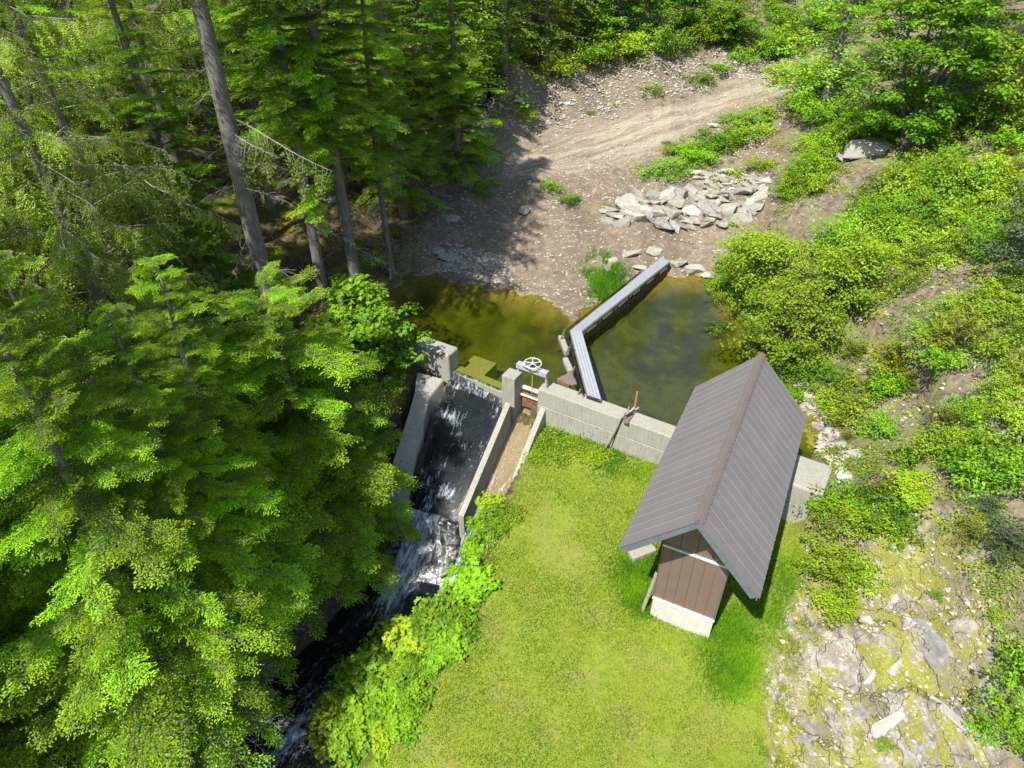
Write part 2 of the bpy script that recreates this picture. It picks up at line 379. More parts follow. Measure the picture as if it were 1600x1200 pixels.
LAWN_ = GP([(850,655),(1000,705),(1060,735),(1240,800),(1262,830),(1250,900),(1222,980),(1195,1060),(1205,1199),(560,1199),(640,1110),(720,1010),(760,925),(775,860),(790,800),(815,740)])
p0 = P(1205,1199,-2.2); LAWN_ = LAWN_[:9] + [(p0.x+.5, 5.0), (p0.x+1, -4), (-3.2, -4), (-3.6, 5.5)] + LAWN_[9:]
ROCK_ = GP([(1262,830),(1300,850),(1340,830),(1400,800),(1440,780),(1500,860),(1560,940),(1540,1020),(1560,1100),(1560,1199),(1205,1199),(1195,1060),(1222,980),(1250,900)])
q0 = ROCK_[9]; ROCK_ = ROCK_[:10] + [(q0[0]+.5, 4), (p0.x+1, 3)] + ROCK_[10:]
LAWN, ROCK = LAWN_, ROCK_
ROAD = GP([(690,245),(800,215),(930,190),(1050,160),(1160,128),(1230,105),(1290,85),(1330,100),(1240,140),(1130,175),(1060,215),(1000,250),(900,270),(800,280),(700,290)])
DIRT = GP([(640,430),(700,440),(800,460),(870,490),(893,512),(905,500),(990,450),(1040,435),(1110,435),(1190,360),(1240,260),(1200,225),(1290,110),(1260,60),(1180,55),(1080,90),(960,95),(860,130),(720,170),(660,260),(690,330),(630,390)])
# ground sheet on an uneven grid
def axis(a, b, step, far, g=1.18):
    l = list(np.arange(a, b, step)); s = step; x = a
    lo = []
    while x > far[0]: s *= g; x -= s; lo.append(x)
    s = step; x = l[-1]; hi = []
    while x < far[1]: s *= g; x += s; hi.append(x)
    return np.array(lo[::-1] + l + hi)
GX = axis(-15, 17, .11, (-900, 900)); GY = axis(8, 34, .11, (-700, 1400))
XX, YY = np.meshgrid(GX, GY); ZZ = height(XX, YY)
far = np.clip((np.hypot(XX, YY-20)-150)/200, 0, 1); ZZ = ZZ*(1-far) + far*25
nx, ny = len(GX), len(GY)
def soft(poly, wd):
    i = in_poly(XX, YY, poly); d, _ = seg_dist(XX, YY, poly, True)
    return np.clip(.5 + np.where(i, d, -d)/wd/2, 0, 1)
mk_l = soft(LAWN, .35); mk_r = soft(ROCK, .5); mk_d = soft(DIRT, .9); mk_o = soft(ROAD, 1.2); mk_p = soft(pond, .25)
cdist, _ = seg_dist(XX, YY, creek); mk_w = np.clip(1.6-cdist/2.0, 0, 1); mk_w = np.maximum(mk_w, soft(plunge_poly, .4))
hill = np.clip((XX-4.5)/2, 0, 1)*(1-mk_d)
idx = np.arange(nx*ny).reshape(ny, nx)
F = np.stack([idx[:-1,:-1], idx[:-1,1:], idx[1:,1:], idx[1:,:-1]], -1).reshape(-1, 4)
V = np.stack([XX, YY, ZZ], -1).reshape(-1, 3)
def rgba(*a): return np.stack([q.ravel() for q in a], -1)
ZA = rgba(mk_l, mk_d, mk_r, mk_o); ZB = rgba(mk_p, mk_w, hill, np.ones_like(hill))

t = NT('ground')
co = t.coord('Position')
nA = t.noise(co, .9, 5, .6); nB = t.noise(co, 5, 5, .65); nC = t.noise(co, 22, 4, .65); nD = t.noise(co, 60, 3, .6); nL = t.noise(co, .45, 3, .5)
a1 = t.n('ShaderNodeSeparateColor'); t.l(t.attr('zone_a').outputs['Color'], a1.inputs[0]); rd = t.attr('zone_a').outputs['Alpha']
a2 = t.n('ShaderNodeSeparateColor'); t.l(t.attr('zone_b').outputs['Color'], a2.inputs[0])
def edge(m, n, k=.7): return t.math('SMOOTH_MIN', t.math('MAXIMUM', t.math('MULTIPLY_ADD', t.math('ADD', m, t.math('MULTIPLY_ADD', n, k, -k/2)), 2.2, -.6), 0.), 1., .05)
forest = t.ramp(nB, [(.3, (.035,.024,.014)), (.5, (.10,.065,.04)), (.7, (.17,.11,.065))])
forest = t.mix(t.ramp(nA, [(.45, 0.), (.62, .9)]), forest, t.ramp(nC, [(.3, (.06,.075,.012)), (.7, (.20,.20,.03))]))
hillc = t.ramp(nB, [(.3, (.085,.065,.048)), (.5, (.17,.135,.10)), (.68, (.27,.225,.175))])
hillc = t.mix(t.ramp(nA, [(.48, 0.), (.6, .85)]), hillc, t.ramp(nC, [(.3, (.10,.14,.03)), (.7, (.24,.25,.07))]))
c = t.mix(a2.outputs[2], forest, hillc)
dirt = t.ramp(nB, [(.30, (.13,.105,.078)), (.46, (.19,.15,.105)), (.60, (.265,.21,.15)), (.74, (.40,.345,.26))])
dirt = t.mix(t.ramp(nD, [(.38, .7), (.58, 0.)]), dirt, (.13,.105,.08))
dirt = t.mix(t.ramp(nA, [(.54, 0.), (.70, .35)]), dirt, (.33,.21,.13))
dirt = t.mix(t.ramp(t.noise(co, .55, 6, .7), [(.38, .75), (.52, 0.)]), dirt, (.12,.095,.068))
c = t.mix(edge(a1.outputs[1], nB), c, dirt)
road = t.ramp(t.noise(t.remap(t.coord('Position', (1,1,1), (0,0,R(-27))), (.16,2.2,1)), 1.2, 6, .68), [(.36, (.15,.12,.08)), (.50, (.27,.22,.155)), (.58, (.38,.33,.25)), (.68, (.21,.195,.09))])
c = t.mix(edge(rd, nB, .5), c, t.mix(t.ramp(nC, [(.35, .5), (.6, 0.)]), road, (.26,.215,.165)))
lawn = t.ramp(nB, [(.3, (.13,.20,.020)), (.5, (.18,.24,.024)), (.7, (.24,.27,.036))])
lawn = t.mix(t.ramp(nA, [(.48, 0.), (.66, .6)]), lawn, t.ramp(nC, [(.3, (.17,.15,.045)), (.7, (.32,.28,.10))]))
lawn = t.mix(t.ramp(nD, [(.3, .4), (.6, 0.)]), lawn, (.09,.11,.016))
c = t.mix(edge(a1.outputs[0], nB, .5), c, lawn)
nS = t.noise(t.coord('Position', (1,.45,1), (0,0,R(30))), 2.2, 6, .62); nS2 = t.noise(t.coord('Position', (1,.3,1), (0,0,R(30))), 7, 5, .7); nP = t.noise(t.coord('Position', (1,.42,1), (0,0,R(18))), 1.5, 5, .62, .4)
rock = t.ramp(nS2, [(.3, (.13,.11,.085)), (.5, (.25,.22,.18)), (.68, (.42,.38,.33))])
rock = t.mix(t.ramp(nP, [(.54, 0.), (.63, .8)]), rock, t.ramp(nS2, [(.35, (.22,.205,.175)), (.62, (.44,.42,.375))]))
mossc = t.ramp(nC, [(.3, (.15,.165,.03)), (.7, (.33,.31,.07))])
rock = t.mix(t.math('MULTIPLY', t.ramp(nS, [(.50, 1.), (.58, 0.)]), t.ramp(nP, [(.56, 1.), (.61, 0.)])), rock, mossc)
rock = t.mix(t.ramp(nA, [(.54, 0.), (.62, .75)]), rock, t.ramp(nC, [(.3, (.12,.10,.075)), (.7, (.30,.26,.20))]))
vr = t.n('ShaderNodeTexVoronoi', feature='DISTANCE_TO_EDGE'); vadd = t.n('ShaderNodeVectorMath', operation='ADD'); t.l(t.coord('Position', (1.1,.5,.8), (0,0,R(25))), vadd.inputs[0])
vsc = t.n('ShaderNodeVectorMath', operation='SCALE'); vno = t.n('ShaderNodeTexNoise'); vno.inputs['Scale'].default_value = 2.2; t.l(co, vno.inputs['Vector']); t.l(vno.outputs['Color'], vsc.inputs[0]); vsc.inputs['Scale'].default_value = .8
t.l(vsc.outputs[0], vadd.inputs[1]); t.l(vadd.outputs[0], vr.inputs['Vector']); vr.inputs['Scale'].default_value = 1.5
crk = t.ramp(vr.outputs['Distance'], [(.0, 1.), (.022, 0.)])
rock = t.mix(t.math('MULTIPLY', t.math('MULTIPLY', crk, .6), t.ramp(nA, [(.42, 0.), (.6, 1.)])), rock, (.06,.05,.035))
c = t.mix(edge(a1.outputs[2], nB), c, rock)
algae = t.ramp(t.noise(co, .75, 7, .66, .35), [(.34, (.012,.018,.005)), (.47, (.045,.056,.006)), (.58, (.115,.125,.008)), (.70, (.055,.052,.012))])
sepz = t.n('ShaderNodeSeparateXYZ'); t.l(t.n('ShaderNodeNewGeometry').outputs['Position'], sepz.inputs[0])
shal = t.math('MULTIPLY_ADD', sepz.outputs[2], 3.2, 1.15, clamp=True)
algae = t.mix(.4, algae, t.ramp(nC, [(.35, (.03,.03,.01)), (.65, (.10,.105,.016))]))
algae = t.mix(shal, algae, t.ramp(nB, [(.3, (.20,.15,.08)), (.7, (.36,.28,.17))]))
c = t.mix(edge(a2.outputs[0], nB, .15), c, algae)
c = t.mix(t.math('MULTIPLY', a2.outputs[1], .9), c, t.ramp(nB, [(.3, (.012,.011,.010)), (.7, (.07,.06,.05))]))
hgt = t.math('ADD', t.math('SUBTRACT', t.math('MULTIPLY', nB, 1.2), t.math('MULTIPLY', t.math('MULTIPLY', crk, a1.outputs[2]), .9)), t.math('ADD', t.math('MULTIPLY', nC, .6), t.math('MULTIPLY', nD, .3)))
rgh = t.math('MULTIPLY_ADD', a2.outputs[1], -.45, .93)
M['ground'] = t.done(t.bsdf(c, rgh, 0, .25, t.bump(hgt, .8, .05)).outputs[0])

# split the sheet by what it is: neighbouring pieces share their border, no overlaps
cx = XX[:-1,:-1].ravel()+.05; cy = YY[:-1,:-1].ravel()+.05
zone = np.zeros(len(F), int)
def cellmask(m): return (m[:-1,:-1].ravel() > .5)
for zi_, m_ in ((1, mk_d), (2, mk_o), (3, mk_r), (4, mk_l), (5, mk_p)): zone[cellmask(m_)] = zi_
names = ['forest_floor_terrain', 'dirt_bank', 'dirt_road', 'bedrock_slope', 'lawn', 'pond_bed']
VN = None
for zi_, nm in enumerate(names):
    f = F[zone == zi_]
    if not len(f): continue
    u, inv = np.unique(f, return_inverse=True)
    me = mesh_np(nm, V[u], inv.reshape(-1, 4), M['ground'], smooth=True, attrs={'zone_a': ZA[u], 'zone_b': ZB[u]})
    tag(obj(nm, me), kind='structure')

# ------------------------------------------------------------------ water
def mat_water(name, tint, bscale=5, bstr=.15, rough=.03, foam=None, body=None, refl=1.):
    t = NT(name); co = t.coord('Position')
    n = t.noise(co, bscale, 4, .6); n2 = t.noise(co, bscale*.3, 3, .5)
    bp = t.bump(t.math('ADD', n, n2), bstr, .05)
    g = t.n('ShaderNodeBsdfGlossy'); g.inputs['Roughness'].default_value = rough; g.inputs[0].default_value = (1,1,1,1); t.l(bp, g.inputs['Normal'])
    tr = t.n('ShaderNodeBsdfTransparent'); tr.inputs[0].default_value = tint+(1,)
    under = tr.outputs[0]
    if body:
        df = t.n('ShaderNodeBsdfDiffuse'); df.inputs[0].default_value = body[0]+(1,)
        mm = t.n('ShaderNodeMixShader'); mm.inputs[0].default_value = body[1]; t.l(under, mm.inputs[1]); t.l(df.outputs[0], mm.inputs[2]); under = mm.outputs[0]
    fr = t.n('ShaderNodeFresnel'); fr.inputs[0].default_value = 1.33; t.l(bp, fr.inputs['Normal'])
    mx = t.n('ShaderNodeMixShader'); t.l(t.math('MULTIPLY', fr.outputs[0], refl), mx.inputs[0]); t.l(under, mx.inputs[1]); t.l(g.outputs[0], mx.inputs[2])
    sh = mx.outputs[0]
    if foam:
        fa = t.attr('foam').outputs['Fac']; uv = t.n('ShaderNodeUVMap').outputs[0]
        fl = t.attr('flow').outputs['Vector']
        mp = t.n('ShaderNodeMapping'); t.l(fl, mp.inputs[0]); mp.inputs['Scale'].default_value = foam
        f1 = t.noise(mp.outputs[0], 1, 6, .72, .7); f2 = t.noise(mp.outputs[0], 4.5, 3, .6, .3)
        k = t.math('ADD', t.math('MULTIPLY', f1, .7), t.math('MULTIPLY', f2, .3))
        msk = t.math('MULTIPLY_ADD', t.math('ADD', k, t.math('MULTIPLY_ADD', fa, .38, -.67)), 4.2, 0., clamp=True)
        msk = t.math('MULTIPLY', msk, .85)
        w_ = t.bsdf((.62,.70,.78), .6, 0, .3, t.bump(k, .9, .06))  # blue tint puts the shade over the falls into the foam colour
        m2 = t.n('ShaderNodeMixShader'); t.l(msk, m2.inputs[0]); t.l(sh, m2.inputs[1]); t.l(w_.outputs[0], m2.inputs[2]); sh = m2.outputs[0]
    return t.done(sh)
M['pondwater'] = mat_water('pond_water', (.74,.75,.38), 3.0, .10, .03, body=((.03,.042,.008), .04), refl=.11)
M['creekwater'] = mat_water('creek_water', (.45,.5,.48), 9, .5, .06, foam=(2.0, 4.5, 1), body=((.015,.018,.016), .5))
M['thinwater'] = mat_water('thin_running_water', (.9,.88,.8), 12, .25, .06, refl=.4, foam=(2.5, 7.0, 1), body=((.10,.08,.05), .08))
M['fallwater'] = mat_water('falling_water', (.55,.6,.6), 9, .25, .05, refl=.45, foam=(2.2, 8.0, 1), body=((.012,.018,.028), .35))
# pond surface
bm = bmesh.new()
wp = [(p[0], p[1]) for p in pond]
vs = [bm.verts.new((x, y, 0)) for x, y in wp]; f = bm.faces.new(vs); bmesh.ops.triangulate(bm, faces=[f])
tag(bm_obj('pond_water', bm, M['pondwater']), kind='structure')
def flow_sheet(name, rows, nu, mat, amp, foamf, seed=0, parent=None):
    """rows: list of (left, right) 3D points down the flow"""
    rows = [(Vector(a), Vector(b)) for a, b in rows]
    L = np.cumsum([0]+[((rows[i][0]+rows[i][1]) - (rows[i+1][0]+rows[i+1][1])).length/2 for i in range(len(rows)-1)])
    nv = max(8, int(L[-1]/.06)); s = np.linspace(0, L[-1], nv)
    A = np.array([r[0] for r in rows]); B = np.array([r[1] for r in rows])
    a = np.stack([np.interp(s, L, A[:,k]) for k in range(3)], -1); b = np.stack([np.interp(s, L, B[:,k]) for k in range(3)], -1)
    u = np.linspace(0, 1, nu); Pn = a[:,None]*(1-u)[None,:,None] + b[:,None]*u[None,:,None]
    W = np.linalg.norm(b-a, axis=1).mean(); UU, SS = np.meshgrid(u*W, s)
    n = fbm(UU*5+seed, SS*2.2, seed+40, 4)-.5
    Pn[...,2] += amp*n*2*foamf(UU/W, SS/L[-1])
    fm = foamf(UU/W, SS/L[-1])
    i = np.arange(nv*nu).reshape(nv, nu); Fq = np.stack([i[:-1,:-1], i[1:,:-1], i[1:,1:], i[:-1,1:]], -1).reshape(-1, 4)
    me = mesh_np(name, Pn.reshape(-1,3), Fq, mat, smooth=True, attrs={'foam': np.clip(fm, 0, 1).ravel()})
    at = me.attributes.new('flow', 'FLOAT_VECTOR', 'POINT'); at.data.foreach_set('vector', np.stack([SS, UU, SS*0], -1).astype(np.float32).ravel())
    return obj(name, me, parent)
cA, cB, cC, cD = CH['A'], CH['B'], CH['C_'], CH['D']
up = Vector((0,0,1)); DN = Vector((DAM_N.x, DAM_N.y, 0)); DD = Vector((DAM_D.x, DAM_D.y, 0))
crestL = P(704,578,-.04); crestR = P(786,612,-.04)
def foam_ch(u, s):
    n = fbm(u*3, s*6, 77, 3)
    return np.where(s < .13, .50, .22 + .55*np.clip(n-.47, 0, 1)*2)
tag(flow_sheet('spillway_water', [(crestL + DN*.1, crestR + DN*.1), (crestL, crestR), (cA + up*.28, cB + up*.28), (cA+up*.07 - DN*.25, cB+up*.07 - DN*.25), (cC+up*.07, cD+up*.07)], 40, M['fallwater'], .02, foam_ch, 3), kind='structure')
dA, dB, dC, dD = CH2['A'], CH2['B'], CH2['C_'], CH2['D']
tag(flow_sheet('side_channel_water', [(dA + up*.06, dB + up*.06), (dC + up*.06, dD + up*.06)], 20, M['thinwater'], .015, lambda u, s: .22 + .3*np.clip((s-.55)*2, 0, 1) + .5*np.clip(fbm(u*4, s*9, 51, 3)-.5, 0, 1), 9), kind='structure')
# falls below the lip
f1a, f1b = P(560,905,-4.1), P(720,900,-4.1)
tag(flow_sheet('waterfall', [(cC+up*.07, cD+up*.07), (cC+up*-.02 - DN*.12, cD+up*-.02 - DN*.12), (P(630,845,-3.45), P(712,868,-3.5)), (P(606,905,-4.05), P(690,915,-4.1)), (P(590,960,-4.45), P(655,965,-4.45))], 60, M['fallwater'], .10,
    lambda u, s: np.clip(1-(s-.85)*3, .6, 1)*np.clip(.76 - .72*np.clip(u-.45+.25*s, 0, 1)*1.8 - .9*np.clip(.15-u, 0, 1)*s, .15, .95), 13), kind='structure')
tag(flow_sheet('side_waterfall', [(dC+up*.06, dD+up*.06), (dC - DN*.12, dD - DN*.12), (P(716,870,-3.55), P(762,862,-3.4)), (P(700,905,-4.0), P(742,898,-3.9))], 30, M['fallwater'], .08, lambda u, s: .66 - .12*s, 23), kind='structure')
rows = []
for i in range(1, len(creek)):
    c_ = Vector(creek[i]); d_ = (Vector(creek[min(i+1, len(creek)-1)]) - Vector(creek[i-1])); d_.z = 0; n_ = Vector((-d_.y, d_.x, 0)).normalized()
    rows.append((c_ - n_*creek_w[i]*1.15, c_ + n_*creek_w[i]*1.15))
def foam_cr(u, s):
    n = fbm(u*2.2, s*14, 88, 3)
    side = np.exp(-((u-.52)/.20)**2)
    return np.clip(.18 + np.interp(s, [0,.15,.20,.24], [.8,.75,.35,.0])*side*np.clip((n-.18)*3, 0, 1), 0, 1)*np.clip((.9-s)*3, .3, 1)
tag(flow_sheet('creek_water', rows, 60, M['creekwater'], .10, foam_cr, 31), kind='structure')

# ------------------------------------------------------------------ concrete works
dam = empty('concrete_dam', (DAM_A.x, DAM_A.y, -2)); tag(dam, 'long weathered concrete dam wall holding back the green pond', 'dam')
def dl(s, n, z): return Vector((DAM_A.x + DAM_D.x*s + DAM_N.x*n - dam.location.x, DAM_A.y + DAM_D.y*s + DAM_N.y*n - dam.location.y, z+2))
def dam_box(name, s0, s1, n0, n1, z0, z1, mat, bev=.02):
    bm = bmesh.new(); add_hexa(bm, [dl(s0,n0,z0), dl(s1,n0,z0), dl(s1,n1,z0), dl(s0,n1,z0), dl(s0,n0,z1), dl(s1,n0,z1), dl(s1,n1,z1), dl(s0,n1,z1)])
    return bm_obj(name, bm, mat, dam, bevel=bev)
dam_box('wall_lower_course', 0, 8.2, 0, .60, -2.6, -.212, M['concrete'])
dam_box('wall_upper_course', .003, 8.2, .005, .595, -.206, .45, M['concrete'], .03)
dam_box('end_block', 7.55, 9.2, -.10, 1.25, -2.6, .455, M['concrete'], .06)
# abutment on the left
bm = bmesh.new()
Fc = Vector((-2.21, 20.10, 0)); al = Vector((-.857, .515, 0)); an = Vector((.515, .857, 0))
add_hexa(bm, [Fc+up*z + al*a + an*b for z in (-1.6, .75) for a, b in ((0,0),(0,.62),(1.5,.62),(1.5,0))])
tag(bm_obj('concrete_abutment', bm, M['concrete_w'], bevel=.06), 'big blue-grey concrete abutment block at the left end of the spillway crest', 'concrete block')
# small pier
bm = bmesh.new(); pc = Vector((0.0, 19.08, 0))
cbox(bm, pc + up*(-.45), DD*.50, DN*.52, up*2.4)
tag(bm_obj('concrete_pier', bm, M['concrete_w'], bevel=.02), 'short square concrete pier beside the sluice handwheel', 'pier')
# crest sill and submerged ledge
bm = bmesh.new(); q = [crestL + DN*.45 - DD*.15, crestR + DN*.45, crestR - DN*.02, crestL - DN*.02 - DD*.15]
prism(bm, [(v.x, v.y) for v in q], -1.7, -.07)
tag(bm_obj('crest_sill', bm, M['concrete_w'], bevel=.02), 'wet concrete sill the pond spills over between abutment and pier', 'weir sill')
bm = bmesh.new(); q = [crestL + DN*.47 , crestL + DN*.47 + DD*1.0, crestL + DN*1.5 + DD*1.0, crestL + DN*1.5]
prism(bm, [(v.x, v.y) for v in q], -1.3, -.30)
tag(bm_obj('sunken_ledge', bm, M['concrete_w'], bevel=.02), 'greenish concrete ledge just under water beside the abutment', 'ledge')
# chute slab (main and narrow) with divider and side walls
def slab(name, a, b, c, d, th, mat, lab, cat):
    bm = bmesh.new(); n = 10
    T = []; B = []
    for i in range(n+1):
        k = i/n; l_ = a.lerp(c, k); r_ = b.lerp(d, k)
        T.append((bm.verts.new(l_), bm.verts.new(r_))); B.append((bm.verts.new(l_ - up*th), bm.verts.new(r_ - up*th)))
    for i in range(n):
        bm.faces.new([T[i][0], T[i+1][0], T[i+1][1], T[i][1]]); bm.faces.new([B[i][0], B[i][1], B[i+1][1], B[i+1][0]])
        bm.faces.new([T[i][0], B[i][0], B[i+1][0], T[i+1][0]]); bm.faces.new([T[i][1], T[i+1][1], B[i+1][1], B[i][1]])
    bm.faces.new([T[0][0], T[0][1], B[0][1], B[0][0]]); bm.faces.new([T[n][0], B[n][0], B[n][1], T[n][1]])
    o = bm_obj(name, bm, mat); return tag(o, lab, cat)
t = NT('wet_dark_chute_concrete'); co = t.coord('Position'); n1 = t.noise(co, 3, 5, .7)
M['wetdark'] = t.done(t.bsdf(t.ramp(n1, [(.3, (.012,.014,.018)), (.7, (.05,.052,.052))]), .25, 0, .5, t.bump(t.noise(co, 14, 4, .6), .5, .02)).outputs[0])
t = NT('algae_stained_chute_concrete'); co = t.coord('Position'); n1 = t.noise(co, 5, 5, .7); n2 = t.noise(co, 24, 4, .7)
M['brownwet'] = t.done(t.bsdf(t.mix(t.ramp(n1, [(.4, 0.), (.55, 1.)]), t.ramp(n2, [(.35, (.14,.11,.06)), (.65, (.38,.35,.28))]), t.ramp(n2, [(.3, (.17,.12,.045)), (.7, (.34,.27,.14))])), .4, 0, .4, t.bump(n2, .8, .04)).outputs[0])
slab('spillway_chute', cA + DN*.25 - DD*.3, cB + DN*.25 + DD*.1, cC - DD*.3, cD + DD*.1, .6, M['wetdark'], 'wide dark wet concrete chute below the spillway crest', 'spillway chute')
slab('side_chute', dA + DN*.5 - DD*.1, dB + DN*.5 + DD*.1, dC - DD*.1, dD + DD*.1, .5, M['brownwet'], 'narrow brown stained chute below the sluice gate', 'spillway chute')
def sloped_wall(name, a, b, wd, hb, mat, lab, cat, mid=None):
    """wall whose top runs a -> (mid) -> b, hb metres high"""
    bm = bmesh.new(); pts = [a] + (mid or []) + [b]
    rows_ = []
    for i, p in enumerate(pts):
        d = (pts[min(i+1, len(pts)-1)] - pts[max(i-1, 0)]); d.z = 0; s = Vector((d.y, -d.x, 0)).normalized()*wd/2
        rows_.append([bm.verts.new(v) for v in (p-s, p+s, p+s-up*hb, p-s-up*hb)])
    for r1, r2 in zip(rows_, rows_[1:]):
        for k in range(4): bm.faces.new([r1[k], r1[(k+1)%4], r2[(k+1)%4], r2[k]])
    bm.faces.new(rows_[0][::-1]); bm.faces.new(rows_[-1])
    return tag(bm_obj(name, bm, mat, bevel=.015), lab, cat)
sloped_wall('divider_wall', P(794,629,-.12), P(720,806,-2.25), .20, 1.1, M['concrete_w'], 'sloping concrete divider wall running down between the two chutes', 'wall')
sloped_wall('chute_side_wall', P(849,636,-.25), P(804,748,-1.75), .20, 1.4, M['concrete'], 'sloping concrete side wall between the brown chute and the lawn', 'wall')
# pale apron on the left, a curving slab; darker concrete stands in for tree shade
inn = [(694,592,-.2),(671,622,-.65),(663,655,-1.15),(661,680,-1.5),(652,705,-1.85),(645,740,-2.25),(640,775,-2.65),(636,800,-2.9)]
out = [(652,585,-.1),(648,618,-.5),(637,655,-1.0),(626,690,-1.45),(615,722,-1.85),(606,752,-2.2),(608,780,-2.6),(614,805,-2.9)]
bm = bmesh.new(); I = [P(*a) for a in inn]; O = [P(*a) for a in out]
ti = [bm.verts.new(v) for v in I]; to = [bm.verts.new(v+up*.12) for v in O]; bi = [bm.verts.new(v-up*1.4) for v in I]; bo = [bm.verts.new(v-up*1.4) for v in O]
for i in range(len(I)-1):
    for q in ((to[i],ti[i],ti[i+1],to[i+1]), (ti[i],bi[i],bi[i+1],ti[i+1]), (to[i],to[i+1],bo[i+1],bo[i]), (bi[i],bo[i],bo[i+1],bi[i+1])): bm.faces.new(q)
bm.faces.new([to[0],bo[0],bi[0],ti[0]]); bm.faces.new([ti[-1],bi[-1],bo[-1],to[-1]])
tag(bm_obj('concrete_apron', bm, M['concrete_w'], bevel=.04), 'pale curving concrete apron along the left side of the wide chute', 'concrete apron')

# sluice gate
gate = empty('sluice_gate', P(830,600,.1)); tag(gate, 'galvanised sluice gate frame with a round handwheel between pier and dam', 'sluice gate')
go = gate.location
gl = Vector((.22, 19.22, 0)); gr_ = Vector((1.14, 18.68, 0))
gd = (gr_-gl).normalized(); gn = Vector((-gd.y, gd.x, 0))
for p in (gl, gr_):
    bm = bmesh.new(); cbox(bm, p + up*.30 - go, gd*.07, gn*.09, up*1.5); bm_obj('post', bm, M['galv'], gate, bevel=.005)
bm = bmesh.new(); mid = (gl+gr_)/2
cbox(bm, mid + up*1.10 - go, gd*1.14, gn*.20, up*.012); cbox(bm, mid + up*1.02 - gn*.10 - go, gd*1.14, gn*.012, up*.16); cbox(bm, mid + up*1.02 + gn*.10 - go, gd*1.14, gn*.012, up*.16)
bm_obj('crossbeam', bm, M['galv'], gate)
wc = mid + up*1.27 - go
bm = bmesh.new(); n = 28
tube(bm, [wc + Vector((math.cos(2*math.pi*i/n), math.sin(2*math.pi*i/n), 0))*.29 for i in range(n+1)], .021, 8, False)
whl = bm_obj('handwheel', bm, M['wheel'], gate, smooth=True)
for k in range(5):
    bm = bmesh.new(); a = 2*math.pi*k/5+.3; bar(bm, wc, wc + Vector((math.cos(a), math.sin(a), 0))*.28, .034, .018); bm_obj('spoke', bm, M['wheel'], whl)
bm = bmesh.new(); tube(bm, [wc-up*.06, wc+up*.05], [.06,.035], 10); bm_obj('hub', bm, M['wheel'], whl, smooth=True)
bm = bmesh.new(); tube(bm, [wc - up*.14, wc-up*.02], [.09,.05], 12); bm_obj('gear_housing', bm, M['black'], gate)
bm = bmesh.new(); tube(bm, [wc - up*1.45, wc+up*.02], .018, 8); bm_obj('stem', bm, M['plank'], gate)
for s_ in (-1, 1):
    bm = bmesh.new(); tube(bm, [wc-up*.1, wc - up*.24 + gd*s_*.12 - gn*.1, wc - up*.17 + gd*s_*.3 - gn*.115], .012, 6); bm_obj('brace', bm, M['black'], gate)
bm = bmesh.new(); cbox(bm, mid + up*.12 + gn*.05 - go, gd*.86, gn*.10, up*.09); bm_obj('lower_beam', bm, M['white'], gate, bevel=.005)
bm = bmesh.new(); cbox(bm, mid - up*.35 - go, gd*.86, gn*.05, up*.60); bm_obj('gate_plate', bm, M['rust'], gate)
bm = bmesh.new(); cbox(bm, mid - up*.10 - gn*.10 - go, gd*.84, gn*.05, up*.05); bm_obj('seal_angle', bm, M['white'], gate)
bm = bmesh.new(); cbox(bm, mid - up*.04 - gn*.06 - go, gd*.84, gn*.03, up*.07); bm_obj('rusty_lip', bm, M['rust'], gate)

# catwalk
CZ = .62
cw = empty('catwalk', P(892,515,0)); tag(cw, 'bent walkway of ribbed aluminium planks crossing the pond to the dam', 'walkway')
w0 = cw.location
kL, kR = P(891,516,CZ), P(909,517,CZ); fL, fR = P(1034,402,CZ), P(1047,408,CZ); nL_, nR = P(918,616,CZ), P(939,623,CZ)
def planks(a0, b0, a1, b1, n, name):
    for i in range(n):
        bm = bmesh.new(); k0 = (i+.06)/n; k1 = (i+.94)/n
        p = [a0.lerp(b0, k0), a0.lerp(b0, k1), a1.lerp(b1, k1), a1.lerp(b1, k0)]
        add_hexa(bm, [v - up*.045 - w0 for v in p] + [v - w0 for v in p])
        # ribs pressed into the plank
        for r in (.3, .7):
            q0 = p[0].lerp(p[1], r); q1 = p[3].lerp(p[2], r); bar(bm, q0 + up*.004 - w0, q1 + up*.004 - w0, .012, .012)
        bm_obj('deck_plank', bm, M['galv'], cw)
planks(kL, kR, nL_, nR, 4, 'a'); planks(kL, kR, fL, fR, 4, 'b')
def under(a0, b0, a1, b1, n):
    sd = (b0-a0).normalized()
    for e0, e1, in ((a0, a1), (b0, b1)):
        bm = bmesh.new(); bar(bm, e0 - up*.09 - w0, e1 - up*.09 - w0, .05, .08); bm_obj('side_rail', bm, M['rustbrown'], cw)
    for i in range(n+1):
        k = i/n; A_, B_ = a0.lerp(a1, k), b0.lerp(b1, k)
        bm = bmesh.new()
        for q in (A_, B_): bar(bm, q - up*.12 - w0, Vector((q.x, q.y, -1.1)) - w0, .05, .05)
        bar(bm, A_ - up*.15 - w0, B_ - up*.15 - w0, .05, .05)
        bm_obj('leg_frame', bm, M['black'], cw)
under(kL, kR, nL_, nR, 3); under(kL, kR, fL, fR, 6)
